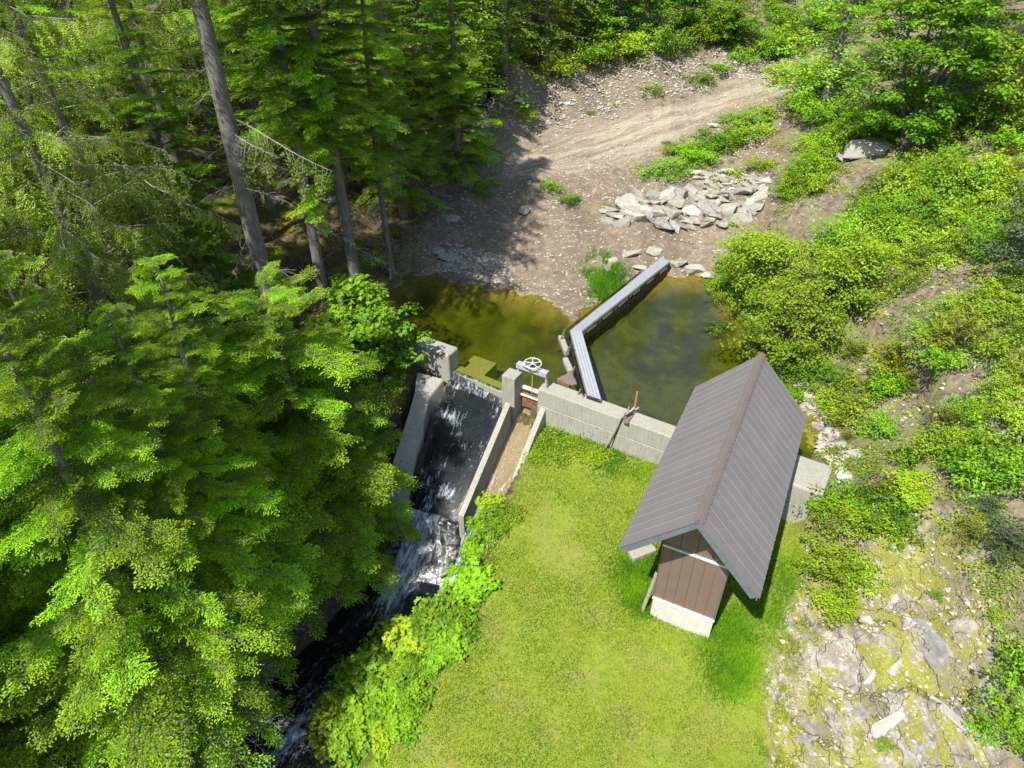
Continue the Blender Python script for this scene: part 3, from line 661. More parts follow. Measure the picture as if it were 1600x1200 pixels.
# stop boards under the far span, on the pond side
n = 6
for i in range(n):
    for j in range(3):
        a = kR.lerp(fR, (i+.07)/n); b = kR.lerp(fR, (i+.93)/n)
        bm = bmesh.new(); z0 = -.55+j*.28; o_ = (a-kL).normalized()*0
        dv = (b-a); nn = Vector((dv.y, -dv.x, 0)).normalized()
        box(bm, Vector((a.x, a.y, z0)) - w0 - nn*.03, Vector((dv.x, dv.y, 0)), nn*.035, up*.27)
        bm_obj('stop_board', bm, M['board'], cw)
for i in range(n):
    a = kR.lerp(fR, (i+.3)/n); b = kR.lerp(fR, (i+.75)/n)
    bm = bmesh.new(); bar(bm, Vector((a.x, a.y, CZ-.2)) - w0 , Vector((b.x, b.y, CZ-.2)) - w0, .03, .08); bm_obj('white_gap_bar', bm, M['white'], cw)  # white bars painted in for the bright gaps under the deck
# black mesh fence along the upstream side
for (p0_, p1_) in ((kL, fL.lerp(kL, .22)), (kL, nL_)):
    off = (kL-kR).normalized()*.14
    bm = bmesh.new(); a = p0_ + off; b = p1_ + off
    bar(bm, a - up*.02 - w0, b - up*.02 - w0, .035, .03); bar(bm, a - up*.45 - w0, b - up*.45 - w0, .03, .03)
    for i in range(34):
        q = a.lerp(b, i/33); bar(bm, q - up*.02 - w0, q - up*.75 - w0, .012, .012)
    bm_obj('debris_screen', bm, M['black'], cw)
for k in (.0, .3, .62, .95):
    q = kL.lerp(nL_, k) + (kL-kR).normalized()*.20
    bm = bmesh.new(); bar(bm, q + up*.05 - w0, q - up*.9 - (kL-kR).normalized()*-.25 - w0, .05, .05); bm_obj('screen_post', bm, M['rustbrown'], cw)
# rusty tray at the near end
tr = empty('steel_tray', P(882,596,.35)); tag(tr, 'small rusty steel bracket tray beside the walkway near the dam', 'bracket')
bm = bmesh.new(); q = [P(869,592,.4), P(893,580,.4), P(902,600,.4), P(890,602,.4)]
add_hexa(bm, [v - up*.03 - tr.location for v in q] + [v - tr.location for v in q]); bm_obj('plate', bm, M['rustbrown'], tr)
for a, b in ((0,3),(1,2),(0,1)):
    bm = bmesh.new(); bar(bm, q[a] - up*.1 - tr.location, q[b] - up*.1 - tr.location, .05, .08); bm_obj('angle_bar', bm, M['rust'], tr)
for a in (0, 3, 2):
    bm = bmesh.new(); bar(bm, q[a] - tr.location, q[a] - up*.75 - tr.location, .05, .05); bm_obj('leg', bm, M['black'], tr)
for (a, b, lab) in (((876,527),(886,552),'upper'), ((883,562),(892,582),'lower')):
    bm = bmesh.new(); p1, p2 = P(*a, .1), P(*b, .1); bar(bm, p1, p2, .20, .22)
    tag(bm_obj('concrete_block', bm, M['concrete'], bevel=.03), f'whitish concrete block standing in the water by the walkway, the {"one nearer the bend" if lab=="upper" else "one nearer the rusty tray"}', 'concrete block')

# tools leaning on the dam
def dpt(px, py, z): return P(px, py, z)
def wall_edge(px, py, n=-.03, z=.47):
    a = P(px, py, z); s_ = (a.xy - DAM_A).dot(DAM_D); return Vector((DAM_A.x + DAM_D.x*s_ + DAM_N.x*n, DAM_A.y + DAM_D.y*s_ + DAM_N.y*n, z))
tl = empty('shovel', P(946,702,-.9)); tag(tl, 'long thin shovel leaning on the dam, its pale handle tip highest on the left', 'shovel')
e = wall_edge(972, 656); a = P(946,703,-.97); b = e + (e-a)*.42
bm = bmesh.new(); tube(bm, [a - tl.location, b - tl.location], .017, 8); bm_obj('shaft', bm, M['handle'], tl)
bm = bmesh.new(); tube(bm, [b.lerp(a, .12) - tl.location, b - tl.location], .022, 8); bm_obj('grip', bm, M['plank'], tl)
bm = bmesh.new(); bar(bm, a - tl.location, a + (b-a)*.13 - tl.location, .17, .02); bm_obj('blade', bm, M['black'], tl)
tl = empty('rake', P(954,702,-.9)); tag(tl, 'dark rake leaning on the dam across the shovel, pale head over the water', 'rake')
e = wall_edge(970, 657, -.05); a = P(954,702,-.95); c_ = P(998,637,.62); b = e + (e-a)*.06
bm = bmesh.new(); tube(bm, [a - tl.location, b - tl.location], .019, 8); tube(bm, [b - tl.location, c_ - tl.location], .019, 8); bm_obj('shaft', bm, M['black'], tl)
bm = bmesh.new(); tube(bm, [b.lerp(c_, .78) - tl.location, c_ - tl.location], .028, 8); bm_obj('head', bm, M['plank'], tl)
tl = empty('staff_bracket', P(985,650,.45)); tag(tl, 'dull steel plate bracket on the dam top holding an upright orange rod', 'bracket')
bm = bmesh.new(); q = [P(973,659,.50), P(981,662,.50), P(992,645,.50), P(985,641,.50)]
add_hexa(bm, [v - up*.03 - tl.location for v in q] + [v - tl.location for v in q]); bm_obj('plate', bm, M['rustbrown'], tl)
bm = bmesh.new(); e = P(991,641,.50); tube(bm, [e - tl.location, e + up*.72 + Vector((.03,.05,0)) - tl.location], .025, 8); bm_obj('rod', bm, M['orange'], tl)
bm = bmesh.new(); bar(bm, P(985,644,.55) - tl.location, P(991,637,.56) - tl.location, .06, .06); bm_obj('clamp', bm, M['plank'], tl)

# ------------------------------------------------------------------ shed
SM = Vector((3.854, 9.872, 0)); ang = 1.110; sa = Vector((math.cos(ang), math.sin(ang), 0)); sb = Vector((sa.y, -sa.x, 0))
ZR, ZE, SW, SL = 3.845, 2.2, 1.537, 6.626
shed = empty('metal_roof_shed', SM + sa*1.325 + up*-1.75); tag(shed, 'narrow brown metal shed with a steep grey-brown ribbed gable roof', 'shed')
s0v = shed.location.copy()
def S(s, t_, z): return SM + sa*s + sb*t_ + up*z - s0v
slen = math.hypot(SW, ZR-ZE); NP = 22; pw = SL/NP
prof = [(0,0),(.014,.010),(.036,.010),(.066,0),(pw*.36,0),(pw*.36+.01,.0015),(pw*.36+.035,.0015),(pw*.36+.045,0),(pw*.68,0),(pw*.68+.01,.0015),(pw*.68+.035,.0015),(pw*.68+.045,0),(pw,0)]
vv = []; ff = []; npf = len(prof)
for k, e in ((0, .10), (1, slen+.04)):
    for (x, h) in prof: vv.append((x, e, h+.012))
for k, e in ((0, .10), (1, slen+.04)):
    for (x, h) in prof: vv.append((x, e, h+.001))
for i in range(npf-1):
    ff += [(i, i+1, npf+i+1, npf+i), (2*npf+i, 3*npf+i, 3*npf+i+1, 2*npf+i+1), (npf+i, npf+i+1, 3*npf+i+1, 3*npf+i)]
rp = mesh_np('roof_panel', vv, [f for f in ff], M['roof'])
roof = empty('roof'); roof.parent = shed
for side in (-1, 1):
    down = (S(0, side*SW, ZE) - S(0, 0, ZR)).normalized(); nrm = down.cross(sa)*(1 if side > 0 else -1)
    nrm = nrm if nrm.z > 0 else -nrm
    for i in range(NP):
        if side > 0: X_, o_ = -sa, S((i+1)*pw, 0, ZR)
        else: X_, o_ = sa, S(i*pw, 0, ZR)
        # keep the frame right-handed: X x Y = Z
        Y_ = down; Z_ = X_.cross(Y_)
        if Z_.dot(nrm) < 0: X_ = -X_; o_ = S(i*pw, 0, ZR) if X_.dot(sa) > 0 else S((i+1)*pw, 0, ZR); Z_ = X_.cross(Y_)
        Mx = Matrix((X_, Y_, Z_)).transposed().to_4x4(); Mx.translation = o_ + nrm*.004
        o = obj('roof_panel', rp, roof); o.matrix_local = Mx
    # sheathing under the metal
    bm = bmesh.new(); th = .035
    a = S(.02, 0, ZR) ; 
    add_hexa(bm, [S(.03,0,ZR)-nrm*th-up*.02, S(SL-.03,0,ZR)-nrm*th-up*.02, S(SL-.03,side*SW,ZE)-nrm*th, S(.03,side*SW,ZE)-nrm*th, S(.03,0,ZR)-up*.005, S(SL-.03,0,ZR)-up*.005, S(SL-.03,side*SW,ZE)-nrm*.002, S(.03,side*SW,ZE)-nrm*.002])
    bm_obj('sheathing', bm, M['osb'], roof)
    for s_ in (0.0, SL-.03):
        bm = bmesh.new(); dd_ = .19
        a, b = S(s_, 0, ZR), S(s_, side*(SW-.0), ZE)
        add_hexa(bm, [a-up*(dd_+.05), a-up*(dd_+.05)+sa*.028, b-nrm*dd_+sa*.028+up*.0, b-nrm*dd_, a-up*.001, a-up*.001+sa*.028, b+sa*.028-nrm*.001, b-nrm*.001])
        bm_obj('gable_fascia', bm, M['fascia'], roof)
    bm = bmesh.new(); b = S(.03, side*(SW-.03), ZE)
    bar(bm, S(.03, side*(SW-.02), ZE-.09), S(SL-.03, side*(SW-.02), ZE-.09), .028, .14); bm_obj('eave_fascia', bm, M['fascia'], roof)
    # dark trim lip seen along the gable top edge
    bm = bmesh.new(); bar(bm, S(-.012, 0, ZR+.012), S(-.012, side*SW, ZE+.012), .03, .03); bm_obj('edge_trim', bm, M['roofcap'], roof)
    # ridge cap wing with a toothed lower edge
    bm = bmesh.new(); wing = .14
    o1 = S(-.03, 0, ZR)+up*.068; o2 = S(SL+.03, 0, ZR)+up*.068
    box(bm, o1, o2-o1, down*wing, nrm*-.006)
    box(bm, o1 + down*.07 + nrm*.0, o2-o1, down*.02, nrm*.012)
    for i in range(NP*2):
        box(bm, S((i+.12)*pw/2, 0, ZR)+up*.062+down*wing, sa*pw/2*.72, down*.03, nrm*-.02)
    bm_obj('ridge_cap', bm, M['roofcap'], roof)
WW = .80; ZG, ZP, ZT = -2.3, -.86, 1.214; r0 = 1.325; r1 = 6.1
def roof_z(t_): return ZR - abs(t_)*(ZR-ZE)/SW - .06
bm = bmesh.new(); add_hexa(bm, [S(r0+.0,-WW,ZG),S(r1,-WW,ZG),S(r1,WW,ZG),S(r0,WW,ZG),S(r0,-WW,ZP-.05),S(r1,-WW,ZP-.05),S(r1,WW,ZP-.05),S(r0,WW,ZP-.05)])
bm_obj('foundation', bm, M['concrete_l'], shed, bevel=.01)
npn = 6; pwid = 2*WW/npn
for i in range(npn):
    bm = bmesh.new(); t0 = -WW+i*pwid; t1 = t0+pwid-.012
    add_hexa(bm, [S(r0+.01,t0,ZP),S(r0+.035,t0,ZP),S(r0+.035,t1,ZP),S(r0+.01,t1,ZP),S(r0+.01,t0,ZT),S(r0+.035,t0,ZT),S(r0+.035,t1,ZT),S(r0+.01,t1,ZT)])
    box(bm, S(r0-.008, t1-.012, ZP), sa*.02, sb*.02, up*(ZT-ZP))
    bm_obj('wall_panel', bm, M['wallmetal'], shed)
for i in range(4):
    bm = bmesh.new(); g0 = -WW + i*.4; g1 = g0+.388
    pts = [(g0, ZT+.05), (g1, ZT+.05), (g1, roof_z(g1)-.02), (g0, roof_z(g0)-.02)]
    if g0 < 0 < g1: pts = pts[:3] + [(0, roof_z(0)-.02)] + pts[3:]
    f_ = [bm.verts.new(S(r0+.012, a, b)) for a, b in pts]; k_ = [bm.verts.new(S(r0+.035, a, b)) for a, b in pts]
    bm.faces.new(f_); bm.faces.new(k_[::-1])
    for j in range(len(pts)): bm.faces.new([f_[j], k_[j], k_[(j+1)%len(pts)], f_[(j+1)%len(pts)]])
    bm_obj('gable_panel', bm, M['wallmetal'], shed)
bm = bmesh.new(); box(bm, S(r0-.03, -WW-.02, ZT), sa*.06, sb*(2*WW+.04), up*.05); bm_obj('cross_trim', bm, M['white'], shed)
bm = bmesh.new(); box(bm, S(r0-.04, -WW-.02, ZP-.045), sa*.07, sb*(2*WW+.04), up*.05); bm_obj('base_trim', bm, M['white'], shed)
for t_ in (-WW-.02, WW):
    bm = bmesh.new(); box(bm, S(r0-.02, t_, ZP+.01), sa*.06, sb*.02, up*(ZT+.5-ZP)); bm_obj('corner_trim', bm, M['fascia'] if t_ > 0 else M['wallmetal'], shed)
for side in (-1, 1):
    n = 17
    for i in range(n):
        bm = bmesh.new(); s1 = r0+.04 + i*(r1-r0-.05)/n; wd = (r1-r0-.05)/n-.012
        box(bm, S(s1, side*WW-.015, ZP), sa*wd, sb*.03, up*(roof_z(WW)-ZP-.01)); bm_obj('wall_panel', bm, M['wallmetal'], shed)
bm = bmesh.new(); add_hexa(bm, [S(r1-.02,-WW,ZP),S(r1,-WW,ZP),S(r1,WW,ZP),S(r1-.02,WW,ZP),S(r1-.02,-WW,2.7),S(r1,-WW,2.7),S(r1,WW,2.7),S(r1-.02,WW,2.7)]); bm_obj('rear_wall', bm, M['wallmetal'], shed)
# footing to the left and a loose board
bm = bmesh.new(); e0 = P(984,872,-1.45); e1 = P(1020,858,-1.45); bar(bm, e0 - up*.1, e1 - up*.1, .35, .55)
tag(bm_obj('concrete_footing', bm, M['concrete'], bevel=.02), 'low white concrete footing in the grass under the left eave of the shed', 'footing')
bm = bmesh.new(); bar(bm, G(1003,957) + up*.05, S(r0+.15, -WW-.06, -.1) + s0v, .11, .025)
tag(bm_obj('loose_board', bm, M['plank']), 'weathered grey board leaning on the left front corner of the shed', 'board')
# culvert pipe
cv = empty('culvert_pipe', P(712,912,-3.2)); tag(cv, 'corrugated metal culvert pipe end poking out of the leafy creek bank', 'culvert')
a = P(690,915,-3.3); b = P(760,896,-2.9); n = 40; pts = [a.lerp(b, i/n) - cv.location for i in range(n+1)]
bm = bmesh.new(); tube(bm, pts, [.20 + .018*math.sin(i*math.pi/1.5) for i in range(n+1)], 20, False)
bm_obj('pipe', bm, M['white'], cv, smooth=True)
bm = bmesh.new(); tube(bm, [p + (b-a).normalized()*.02 for p in pts[:3]], .17, 16, True); bm_obj('mouth_shade_plug', bm, M['black'], cv)  # black plug stands in for the shade inside the pipe

# ------------------------------------------------------------------ foliage building blocks
class Fol:
    """collects leaf rhombi and thin twigs, one mesh with two materials"""
    def __init__(s): s.V = []; s.F = []; s.mi = []; s.tip = []; s.n = 0
    def leaves(s, c, d, nr, l, w, tip):
        c = np.asarray(c, float); d = np.asarray(d, float); nr = np.asarray(nr, float)
        d = d/np.linalg.norm(d, axis=1, keepdims=True)
        sd = np.cross(d, nr); sd /= np.linalg.norm(sd, axis=1, keepdims=True)+1e-9
        l = np.asarray(l)[:,None]; w = np.asarray(w)[:,None]
        nn = np.cross(sd, d)
        q = np.stack([c, c+d*l*.45+sd*w*.5+nn*w*.12, c+d*l, c+d*l*.45-sd*w*.5+nn*w*.12], 1)
        k = len(c); s.V.append(q.reshape(-1,3)); s.F.append(np.arange(4*k).reshape(k,4)+s.n); s.n += 4*k
        s.mi.append(np.zeros(k, int)); s.tip.append(np.repeat(np.clip(tip, 0, 1), 4))
    def twig(s, pts, r0_, r1_):
        pts = np.asarray(pts, float); m = len(pts); rr = np.linspace(r0_, r1_, m)
        d = np.gradient(pts, axis=0); d /= np.linalg.norm(d, axis=1, keepdims=True)+1e-9
        ref = np.array([.31,.17,.93]) if abs(d[0][2]) < .9 else np.array([1,.1,0]); a = np.cross(d, ref); a /= np.linalg.norm(a, axis=1, keepdims=True)+1e-9
        b = np.cross(d, a); ring = [pts + (a*math.cos(x)+b*math.sin(x))*rr[:,None] for x in (0, 2.09, 4.19)]
        v = np.stack(ring, 1).reshape(-1,3); f = []
        for i in range(m-1):
            for k in range(3): f.append((i*3+k, i*3+(k+1)%3, i*3+3+(k+1)%3, i*3+3+k))
        s.V.append(v); s.F.append(np.array(f)+s.n); s.n += len(v); s.mi.append(np.ones(len(f), int)); s.tip.append(np.zeros(len(v)))
    def mesh(s, name, leaf, wood):
        return mesh_np(name, np.concatenate(s.V), np.concatenate(s.F), [leaf, wood], mi=np.concatenate(s.mi), attrs={'tip': np.concatenate(s.tip)})

def bough(seed, L=3., W=1., step=.09, sub=.036, leaf=.085, lw=.046, droop=.10, sdroop=.25, bare=.08, rise=.12, ang=.95, wood=.022, cedar=False):
    """flat spray: axis > side twigs > twiglets set with small leaf flakes"""
    g = np.random.default_rng(seed); fo = Fol(); ss = np.linspace(0, L, 14)
    ph = g.uniform(0, 6); axp = lambda q: np.stack([q, .10*np.sin(q*1.6+ph)*q/L*2, rise*q - droop*q*q/L*1.6], -1)
    fo.twig(axp(ss), wood, .004)
    c, d, nr, l, w_, tp = [], [], [], [], [], []
    q = bare*L; k = 0; lobe = g.uniform(0, 6)
    while q < L:
        t_ = q/L; side = 1 if k % 2 else -1; k += 1
        prof = ((min(1, (t_+.12)/.35))**.8 * (1-t_)**.5 + .10)*(.80+.28*math.sin(t_*15+lobe+side))
        ln = W*prof*g.uniform(.55, 1.12)
        a_ = max(.2, ang*(1-.38*t_) + g.normal(0, .16)); dx, dy = math.cos(a_), math.sin(a_)*side
        o_ = axp(np.array([q]))[0] + np.array([0, 0, g.normal(0, .02)]); tz = rise - 2*droop*1.6*q/L; sz = g.normal(0, .10)
        if ln > .25:
            u = np.linspace(0, ln, 4); fo.twig(np.stack([o_[0]+dx*u, o_[1]+dy*u, o_[2]+u*(tz*dx+sz) - sdroop*u*u/max(W,.3)], -1), .006, .003)
        u0 = .04
        while u0 < ln:
            for sg in (-1, 1):
                l3 = min(.30*W, (ln-u0)*.55+.03)*g.uniform(.5, 1.15)*(.6 if cedar else 1); m = max(1, int(l3/sub))
                a3 = math.atan2(dy, dx) + sg*g.uniform(.55, .95); u3 = np.linspace(.0, l3, m)
                bz = o_[2] + u0*(tz*dx+sz) - sdroop*u0*u0/max(W, .3)
                x3 = o_[0]+dx*u0 + np.cos(a3)*u3; y3 = o_[1]+dy*u0 + np.sin(a3)*u3; z3 = bz + u3*(tz - 2*sdroop*u0/max(W,.3))*.6 - (.25 if not cedar else .6)*u3 + g.normal(0, .008, m)
                aa = a3 + g.uniform(-.75, .75, m)
                c.append(np.stack([x3, y3, z3], -1)); d.append(np.stack([np.cos(aa), np.sin(aa), g.normal(-.12, .2, m)], -1))
                nr.append(np.stack([g.normal(0, .32, m), g.normal(0, .32, m), np.ones(m)], -1))
                l.append(leaf*g.uniform(.7, 1.2, m)); w_.append(lw*g.uniform(.8, 1.2, m))
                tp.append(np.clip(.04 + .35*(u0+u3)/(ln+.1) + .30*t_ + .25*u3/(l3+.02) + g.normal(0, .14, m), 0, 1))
            u0 += sub*2.0*g.uniform(.8, 1.2)
        q += step*g.uniform(.7, 1.3)
    fo.leaves(np.concatenate(c), np.concatenate(d), np.concatenate(nr), np.concatenate(l), np.concatenate(w_), np.concatenate(tp))
    return fo
def cedar_bough(seed, L=3.4):
    """long bare curved limb with hanging fern-like sprays"""
    g = np.random.default_rng(seed); fo = Fol(); ss = np.linspace(0, L, 16)
    ph = g.uniform(0, 6); ax_ = lambda q: np.stack([q, .15*np.sin(q*1.1+ph), .10*q - .16*q*q/L*1.3 + .05*(q/L)**4*L], -1)
    fo.twig(ax_(ss), .028, .006)
    for q in np.arange(L*.22, L, .12):
        side = g.choice([-1, 1]); o_ = ax_(np.array([q]))[0]; t_ = q/L
        ln = g.uniform(.45, 1.0)*(1.1-.5*t_); a_ = side*g.uniform(.5, 1.2)
        b = bough(int(g.integers(1e6)), L=ln*1.25, W=ln*.42, step=.055, sub=.034, leaf=.09, lw=.042, droop=.5, sdroop=.3, bare=.15, rise=-.1, ang=.75, wood=.006, cedar=True)
        V_ = np.concatenate(b.V); Rm = np.array(Euler((g.normal(0, .3), g.uniform(.15, .6), a_)).to_matrix()); V_ = V_@Rm.T + o_
        fo.V.append(V_); fo.F.append(np.concatenate(b.F)+fo.n); fo.n += len(V_); fo.mi.append(np.concatenate(b.mi)); fo.tip.append(np.concatenate(b.tip))
    return fo
def dead_limb(seed, L=2.2):
    g = np.random.default_rng(seed); fo = Fol(); ss = np.linspace(0, L, 9)
    base = np.stack([ss, .1*np.sin(ss*2+g.uniform(0,6)), -.10*ss*ss/L*1.5], -1); fo.twig(base, .02, .005)
    for k in range(16):
        i = g.uniform(.2, 1); o_ = np.array([np.interp(i*L, ss, base[:,j]) for j in range(3)]); a_ = g.choice([-1,1])*g.uniform(.5, 1.1); ln = g.uniform(.3, .9)*(1.2-i)
        u = np.linspace(0, ln, 5)[:,None]; dr = np.array([math.cos(a_), math.sin(a_), g.uniform(-.5, .15)]); p = o_ + dr*u + np.array([0,0,-.25])*u*u; fo.twig(p, .008, .003)
        for j in range(4):
            o2 = p[g.integers(1, 5)]; a2 = a_+g.choice([-1,1])*.8; l2 = ln*.4; u2 = np.linspace(0, l2, 3)[:,None]; fo.twig(o2 + np.array([math.cos(a2), math.sin(a2), g.uniform(-.5,.1)])*u2, .004, .002)
    return fo
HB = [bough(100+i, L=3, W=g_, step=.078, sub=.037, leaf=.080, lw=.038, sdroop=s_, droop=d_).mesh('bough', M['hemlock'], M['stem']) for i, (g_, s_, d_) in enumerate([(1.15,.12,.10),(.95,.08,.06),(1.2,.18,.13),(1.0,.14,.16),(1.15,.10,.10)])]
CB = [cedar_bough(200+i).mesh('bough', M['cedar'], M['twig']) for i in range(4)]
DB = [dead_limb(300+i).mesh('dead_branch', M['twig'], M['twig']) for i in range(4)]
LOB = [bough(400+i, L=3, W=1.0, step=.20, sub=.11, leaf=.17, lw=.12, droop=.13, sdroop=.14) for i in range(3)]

def trunk_mesh(seed, h, r, lean=(0,0), n=10):
    rng = random.Random(seed); bm = bmesh.new(); pts = []; rad = []
    m = 18; a, b = rng.uniform(-.15,.15), rng.uniform(-.15,.15)
    for i in range(m+1):
        k = i/m; pts.append((lean[0]*k + a*math.sin(k*5), lean[1]*k + b*math.sin(k*4+1), h*k)); rad.append(r*(1-k)**.75*(1+.35*math.exp(-k*h*1.6)) + .012)
    tube(bm, pts, rad, n); me = bpy.data.meshes.new('trunk'); bm.to_mesh(me); bm.free(); me.materials.append(M['bark'])
    for p in me.polygons: p.use_smooth = True
    return me, pts
def conifer(loc, h, rmax, kind='hemlock', base=.5, dens=5., r=.2, seed=0, label='', group=None, bare_to=0, dead=4, name=None, lean=(0,0), leafmat=None):
    rng = random.Random(seed*13+5); root = empty(name or ('hemlock_tree' if kind == 'hemlock' else 'cedar_tree'), loc, 0); tag(root, label, 'tree', group)
    me, pts = trunk_mesh(seed, h, r, lean); obj('trunk', me, root, (0,0,-.4))
    n = int((h-base)*dens); az = rng.uniform(0, 6)
    for i in range(n):
        z = base + (h-base)*(i+rng.random()*.8)/n; k = (z-base)/(h-base)
        az += 2.4+rng.uniform(-.5,.5)
        if z < bare_to and rng.random() < (.97 if bare_to > 10 else .88): continue
        prof = (1-k)**.62*min(1, .72+k*2.5) if kind == 'hemlock' else (1-k)**.6
        if h < 12: prof = (1-k)**.30*min(1, .75+k*2)
        L_ = rmax*prof*rng.uniform(.72, 1.12)+.25
        lib = HB if kind == 'hemlock' else CB
        s = L_/3.0 if kind == 'hemlock' else L_/3.4
        ws = max(s, .42)*rng.uniform(.9, 1.15)
        c_ = Vector(pts[min(len(pts)-1, int(z/h*18))])
        o = obj('bough', rng.choice(lib), root, (c_.x, c_.y, z-.4), (rng.gauss(0,.12), rng.gauss(.06,.10) - .28*k + .10*(1-k), az), (s, ws, ws))
    for i in range(dead):
        z = rng.uniform(base*.3+1, max(base+3, bare_to)); s = rng.uniform(.4, .95)
        obj('dead_branch', rng.choice(DB), root, (0,0,z), (0, rng.uniform(0,.4), rng.uniform(0,6.28)), s)
    return root
# far crowns, joined
def crown_mesh(seed, h, rmax, base, n, leaf):
    g = np.random.default_rng(seed); VV_, FF_, MI, TP = [], [], [], []; off = 0; az = 0
    for i in range(n):
        z = base + (h-base)*(i+g.random())/n; k = (z-base)/(h-base); az += 2.4
        b = LOB[i % 3]; L_ = (rmax*(1-k)**.65*g.uniform(.7,1.12)+.25); s = L_/3; wv = max(s, .45)
        V_ = np.concatenate(b.V)*np.array([s, wv, wv]); Rm = np.array(Euler((g.normal(0,.12), g.normal(.1,.1)-.25*k, az)).to_matrix()); V_ = V_@Rm.T + np.array([0,0,z])
        VV_.append(V_); FF_.append(np.concatenate(b.F)+off); off += len(V_); MI.append(np.concatenate(b.mi)); TP.append(np.concatenate(b.tip))
    return mesh_np('crown', np.concatenate(VV_), np.concatenate(FF_), [leaf, M['stem']], mi=np.concatenate(MI), attrs={'tip': np.concatenate(TP)})
CR = [crown_mesh(500+i, 16, 2.9, .8+i*.4, 130, M['hemlock']) for i in range(3)]
CRT = [trunk_mesh(600+i, 16.5, .22) [0] for i in range(3)]
def far_conifer(x, y, s, seed, label, group):
    rng = random.Random(seed); root = empty('conifer_tree', (x, y, H1(x,y)-.2), rng.uniform(0, 6.28)); tag(root, label, 'tree', group)
    root.scale = (s*rng.uniform(.9,1.2), s*rng.uniform(.9,1.2), s); i = seed % 3
    obj('trunk', CRT[i], root); obj('crown', CR[i], root); return root

# broadleaf plants
def star_leaves(fo, g, c, nr, size, tip, lobes):
    m = len(c); a0 = g.uniform(0, 6.28, m)
    nr = nr/np.linalg.norm(nr, axis=1, keepdims=True); ref = np.tile([[.3,.9,.1]], (m,1)); e1 = np.cross(nr, ref); e1 /= np.linalg.norm(e1, axis=1, keepdims=True)+1e-9; e2 = np.cross(nr, e1)
    for k, (da, ls) in enumerate([(0,1.),(.85,.78),(-.85,.78)][:lobes]):
        d = e1*np.cos(a0+da)[:,None] + e2*np.sin(a0+da)[:,None] - np.array([0,0,.22])
        fo.leaves(c, d, nr, size*ls, size*(.62 if lobes == 1 else .5), tip)
def shrub_fol(seed, rad=1., hgt=.9, nstem=16, perst=90, leaf=.10, lobes=1, spread=.17, up_=1.0, hollow=.35):
    """stems fan out from the base, each with leafy clumps; unit about 1 m radius"""
    g = np.random.default_rng(seed); fo = Fol()
    for k in range(nstem):
        a = g.uniform(0, 6.28); rr = rad*math.sqrt(g.uniform(.02, 1))*g.uniform(.8,1.1); hh = hgt*(1-.55*(rr/rad)**2)*g.uniform(.7, 1.15)
        end = np.array([rr*math.cos(a), rr*math.sin(a), hh]); u = np.linspace(0, 1, 6)[:,None]
        base = np.array([g.normal(0,.08), g.normal(0,.08), -.05]); pts = base*(1-u) + end*u + np.array([0,0,.25*hgt])*(u*(1-u)); fo.twig(pts, .014, .004)
        nc = 4
        cs = [pts[-1]] + [pts[g.integers(3,6)] + g.normal(0, spread*1.3, 3)*np.array([1,1,.6]) for _ in range(nc-1)]
        for cc in cs:
            m = perst//nc; off = g.normal(0, 1, (m,3)); off /= np.linalg.norm(off, axis=1, keepdims=True); off *= (g.uniform(.25, 1, m)**.5)[:,None]*spread*np.array([1.25,1.25,.75]); c = cc + off
            nr = off/spread*.55 + np.stack([g.normal(0,.35,m), g.normal(0,.35,m), np.full(m, up_)], -1)
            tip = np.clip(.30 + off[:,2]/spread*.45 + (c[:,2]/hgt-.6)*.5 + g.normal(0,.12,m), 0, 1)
            star_leaves(fo, g, c, nr, leaf*g.uniform(.65,1.2,m), tip, lobes)
    return fo
def feather_fol(seed, rad=1., n=30, leaf=.085, tall=.55):
    """little conifer: short sprays in tiers"""
    g = np.random.default_rng(seed); fo = Fol(); fo.twig([[0,0,-.05],[0,0,tall*.6],[.02,0,tall*1.2]], .03, .008)
    for i in range(n):
        k = i/n; a = i*2.4+g.normal(0,.3); ln = rad*(1-.75*k)*g.uniform(.75, 1.1)
        b = bough(int(g.integers(1e6)), L=ln, W=.34, step=.06, sub=.045, leaf=leaf, lw=.042, droop=.10, sdroop=.15, bare=.1, rise=.28+.5*k, wood=.008)
        V_ = np.concatenate(b.V); Rm = np.array(Euler((g.normal(0,.25), -.15-.3*k, a)).to_matrix()); V_ = V_@Rm.T + np.array([0,0,tall*k*1.1])
        fo.V.append(V_); fo.F.append(np.concatenate(b.F)+fo.n); fo.n += len(V_); fo.mi.append(np.concatenate(b.mi)); fo.tip.append(np.concatenate(b.tip))
    return fo
_lib = {}
def lib(kind, i, mat_):
    k = (kind, i, mat_)
    if k not in _lib:
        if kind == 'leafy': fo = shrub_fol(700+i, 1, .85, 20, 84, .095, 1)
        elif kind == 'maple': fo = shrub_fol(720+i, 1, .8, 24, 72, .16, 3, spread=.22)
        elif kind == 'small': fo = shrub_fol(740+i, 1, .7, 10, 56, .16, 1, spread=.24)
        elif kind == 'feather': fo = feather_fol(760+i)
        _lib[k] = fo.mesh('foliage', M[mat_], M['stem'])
    return _lib[k]
def shrub(x, y, kind, i, mat_, s, label, group=None, cat='shrub', name=None, z=None, hs=1., seed=0):
    rng = random.Random(seed + int(x*977) + int(y*331)); me = lib(kind, i, mat_)
    o = obj(name or {'leafy':'leafy_shrub','maple':'maple_shrub','small':'small_shrub','feather':'conifer_sapling'}[kind], me, None, (x, y, (H1(x, y) if z is None else z)-.04), (rng.gauss(0,.08), rng.gauss(0,.08), rng.uniform(0,6.28)), (s*rng.uniform(.85,1.15), s*rng.uniform(.85,1.15), s*hs*rng.uniform(.85,1.15)))
    return tag(o, label, cat, group)

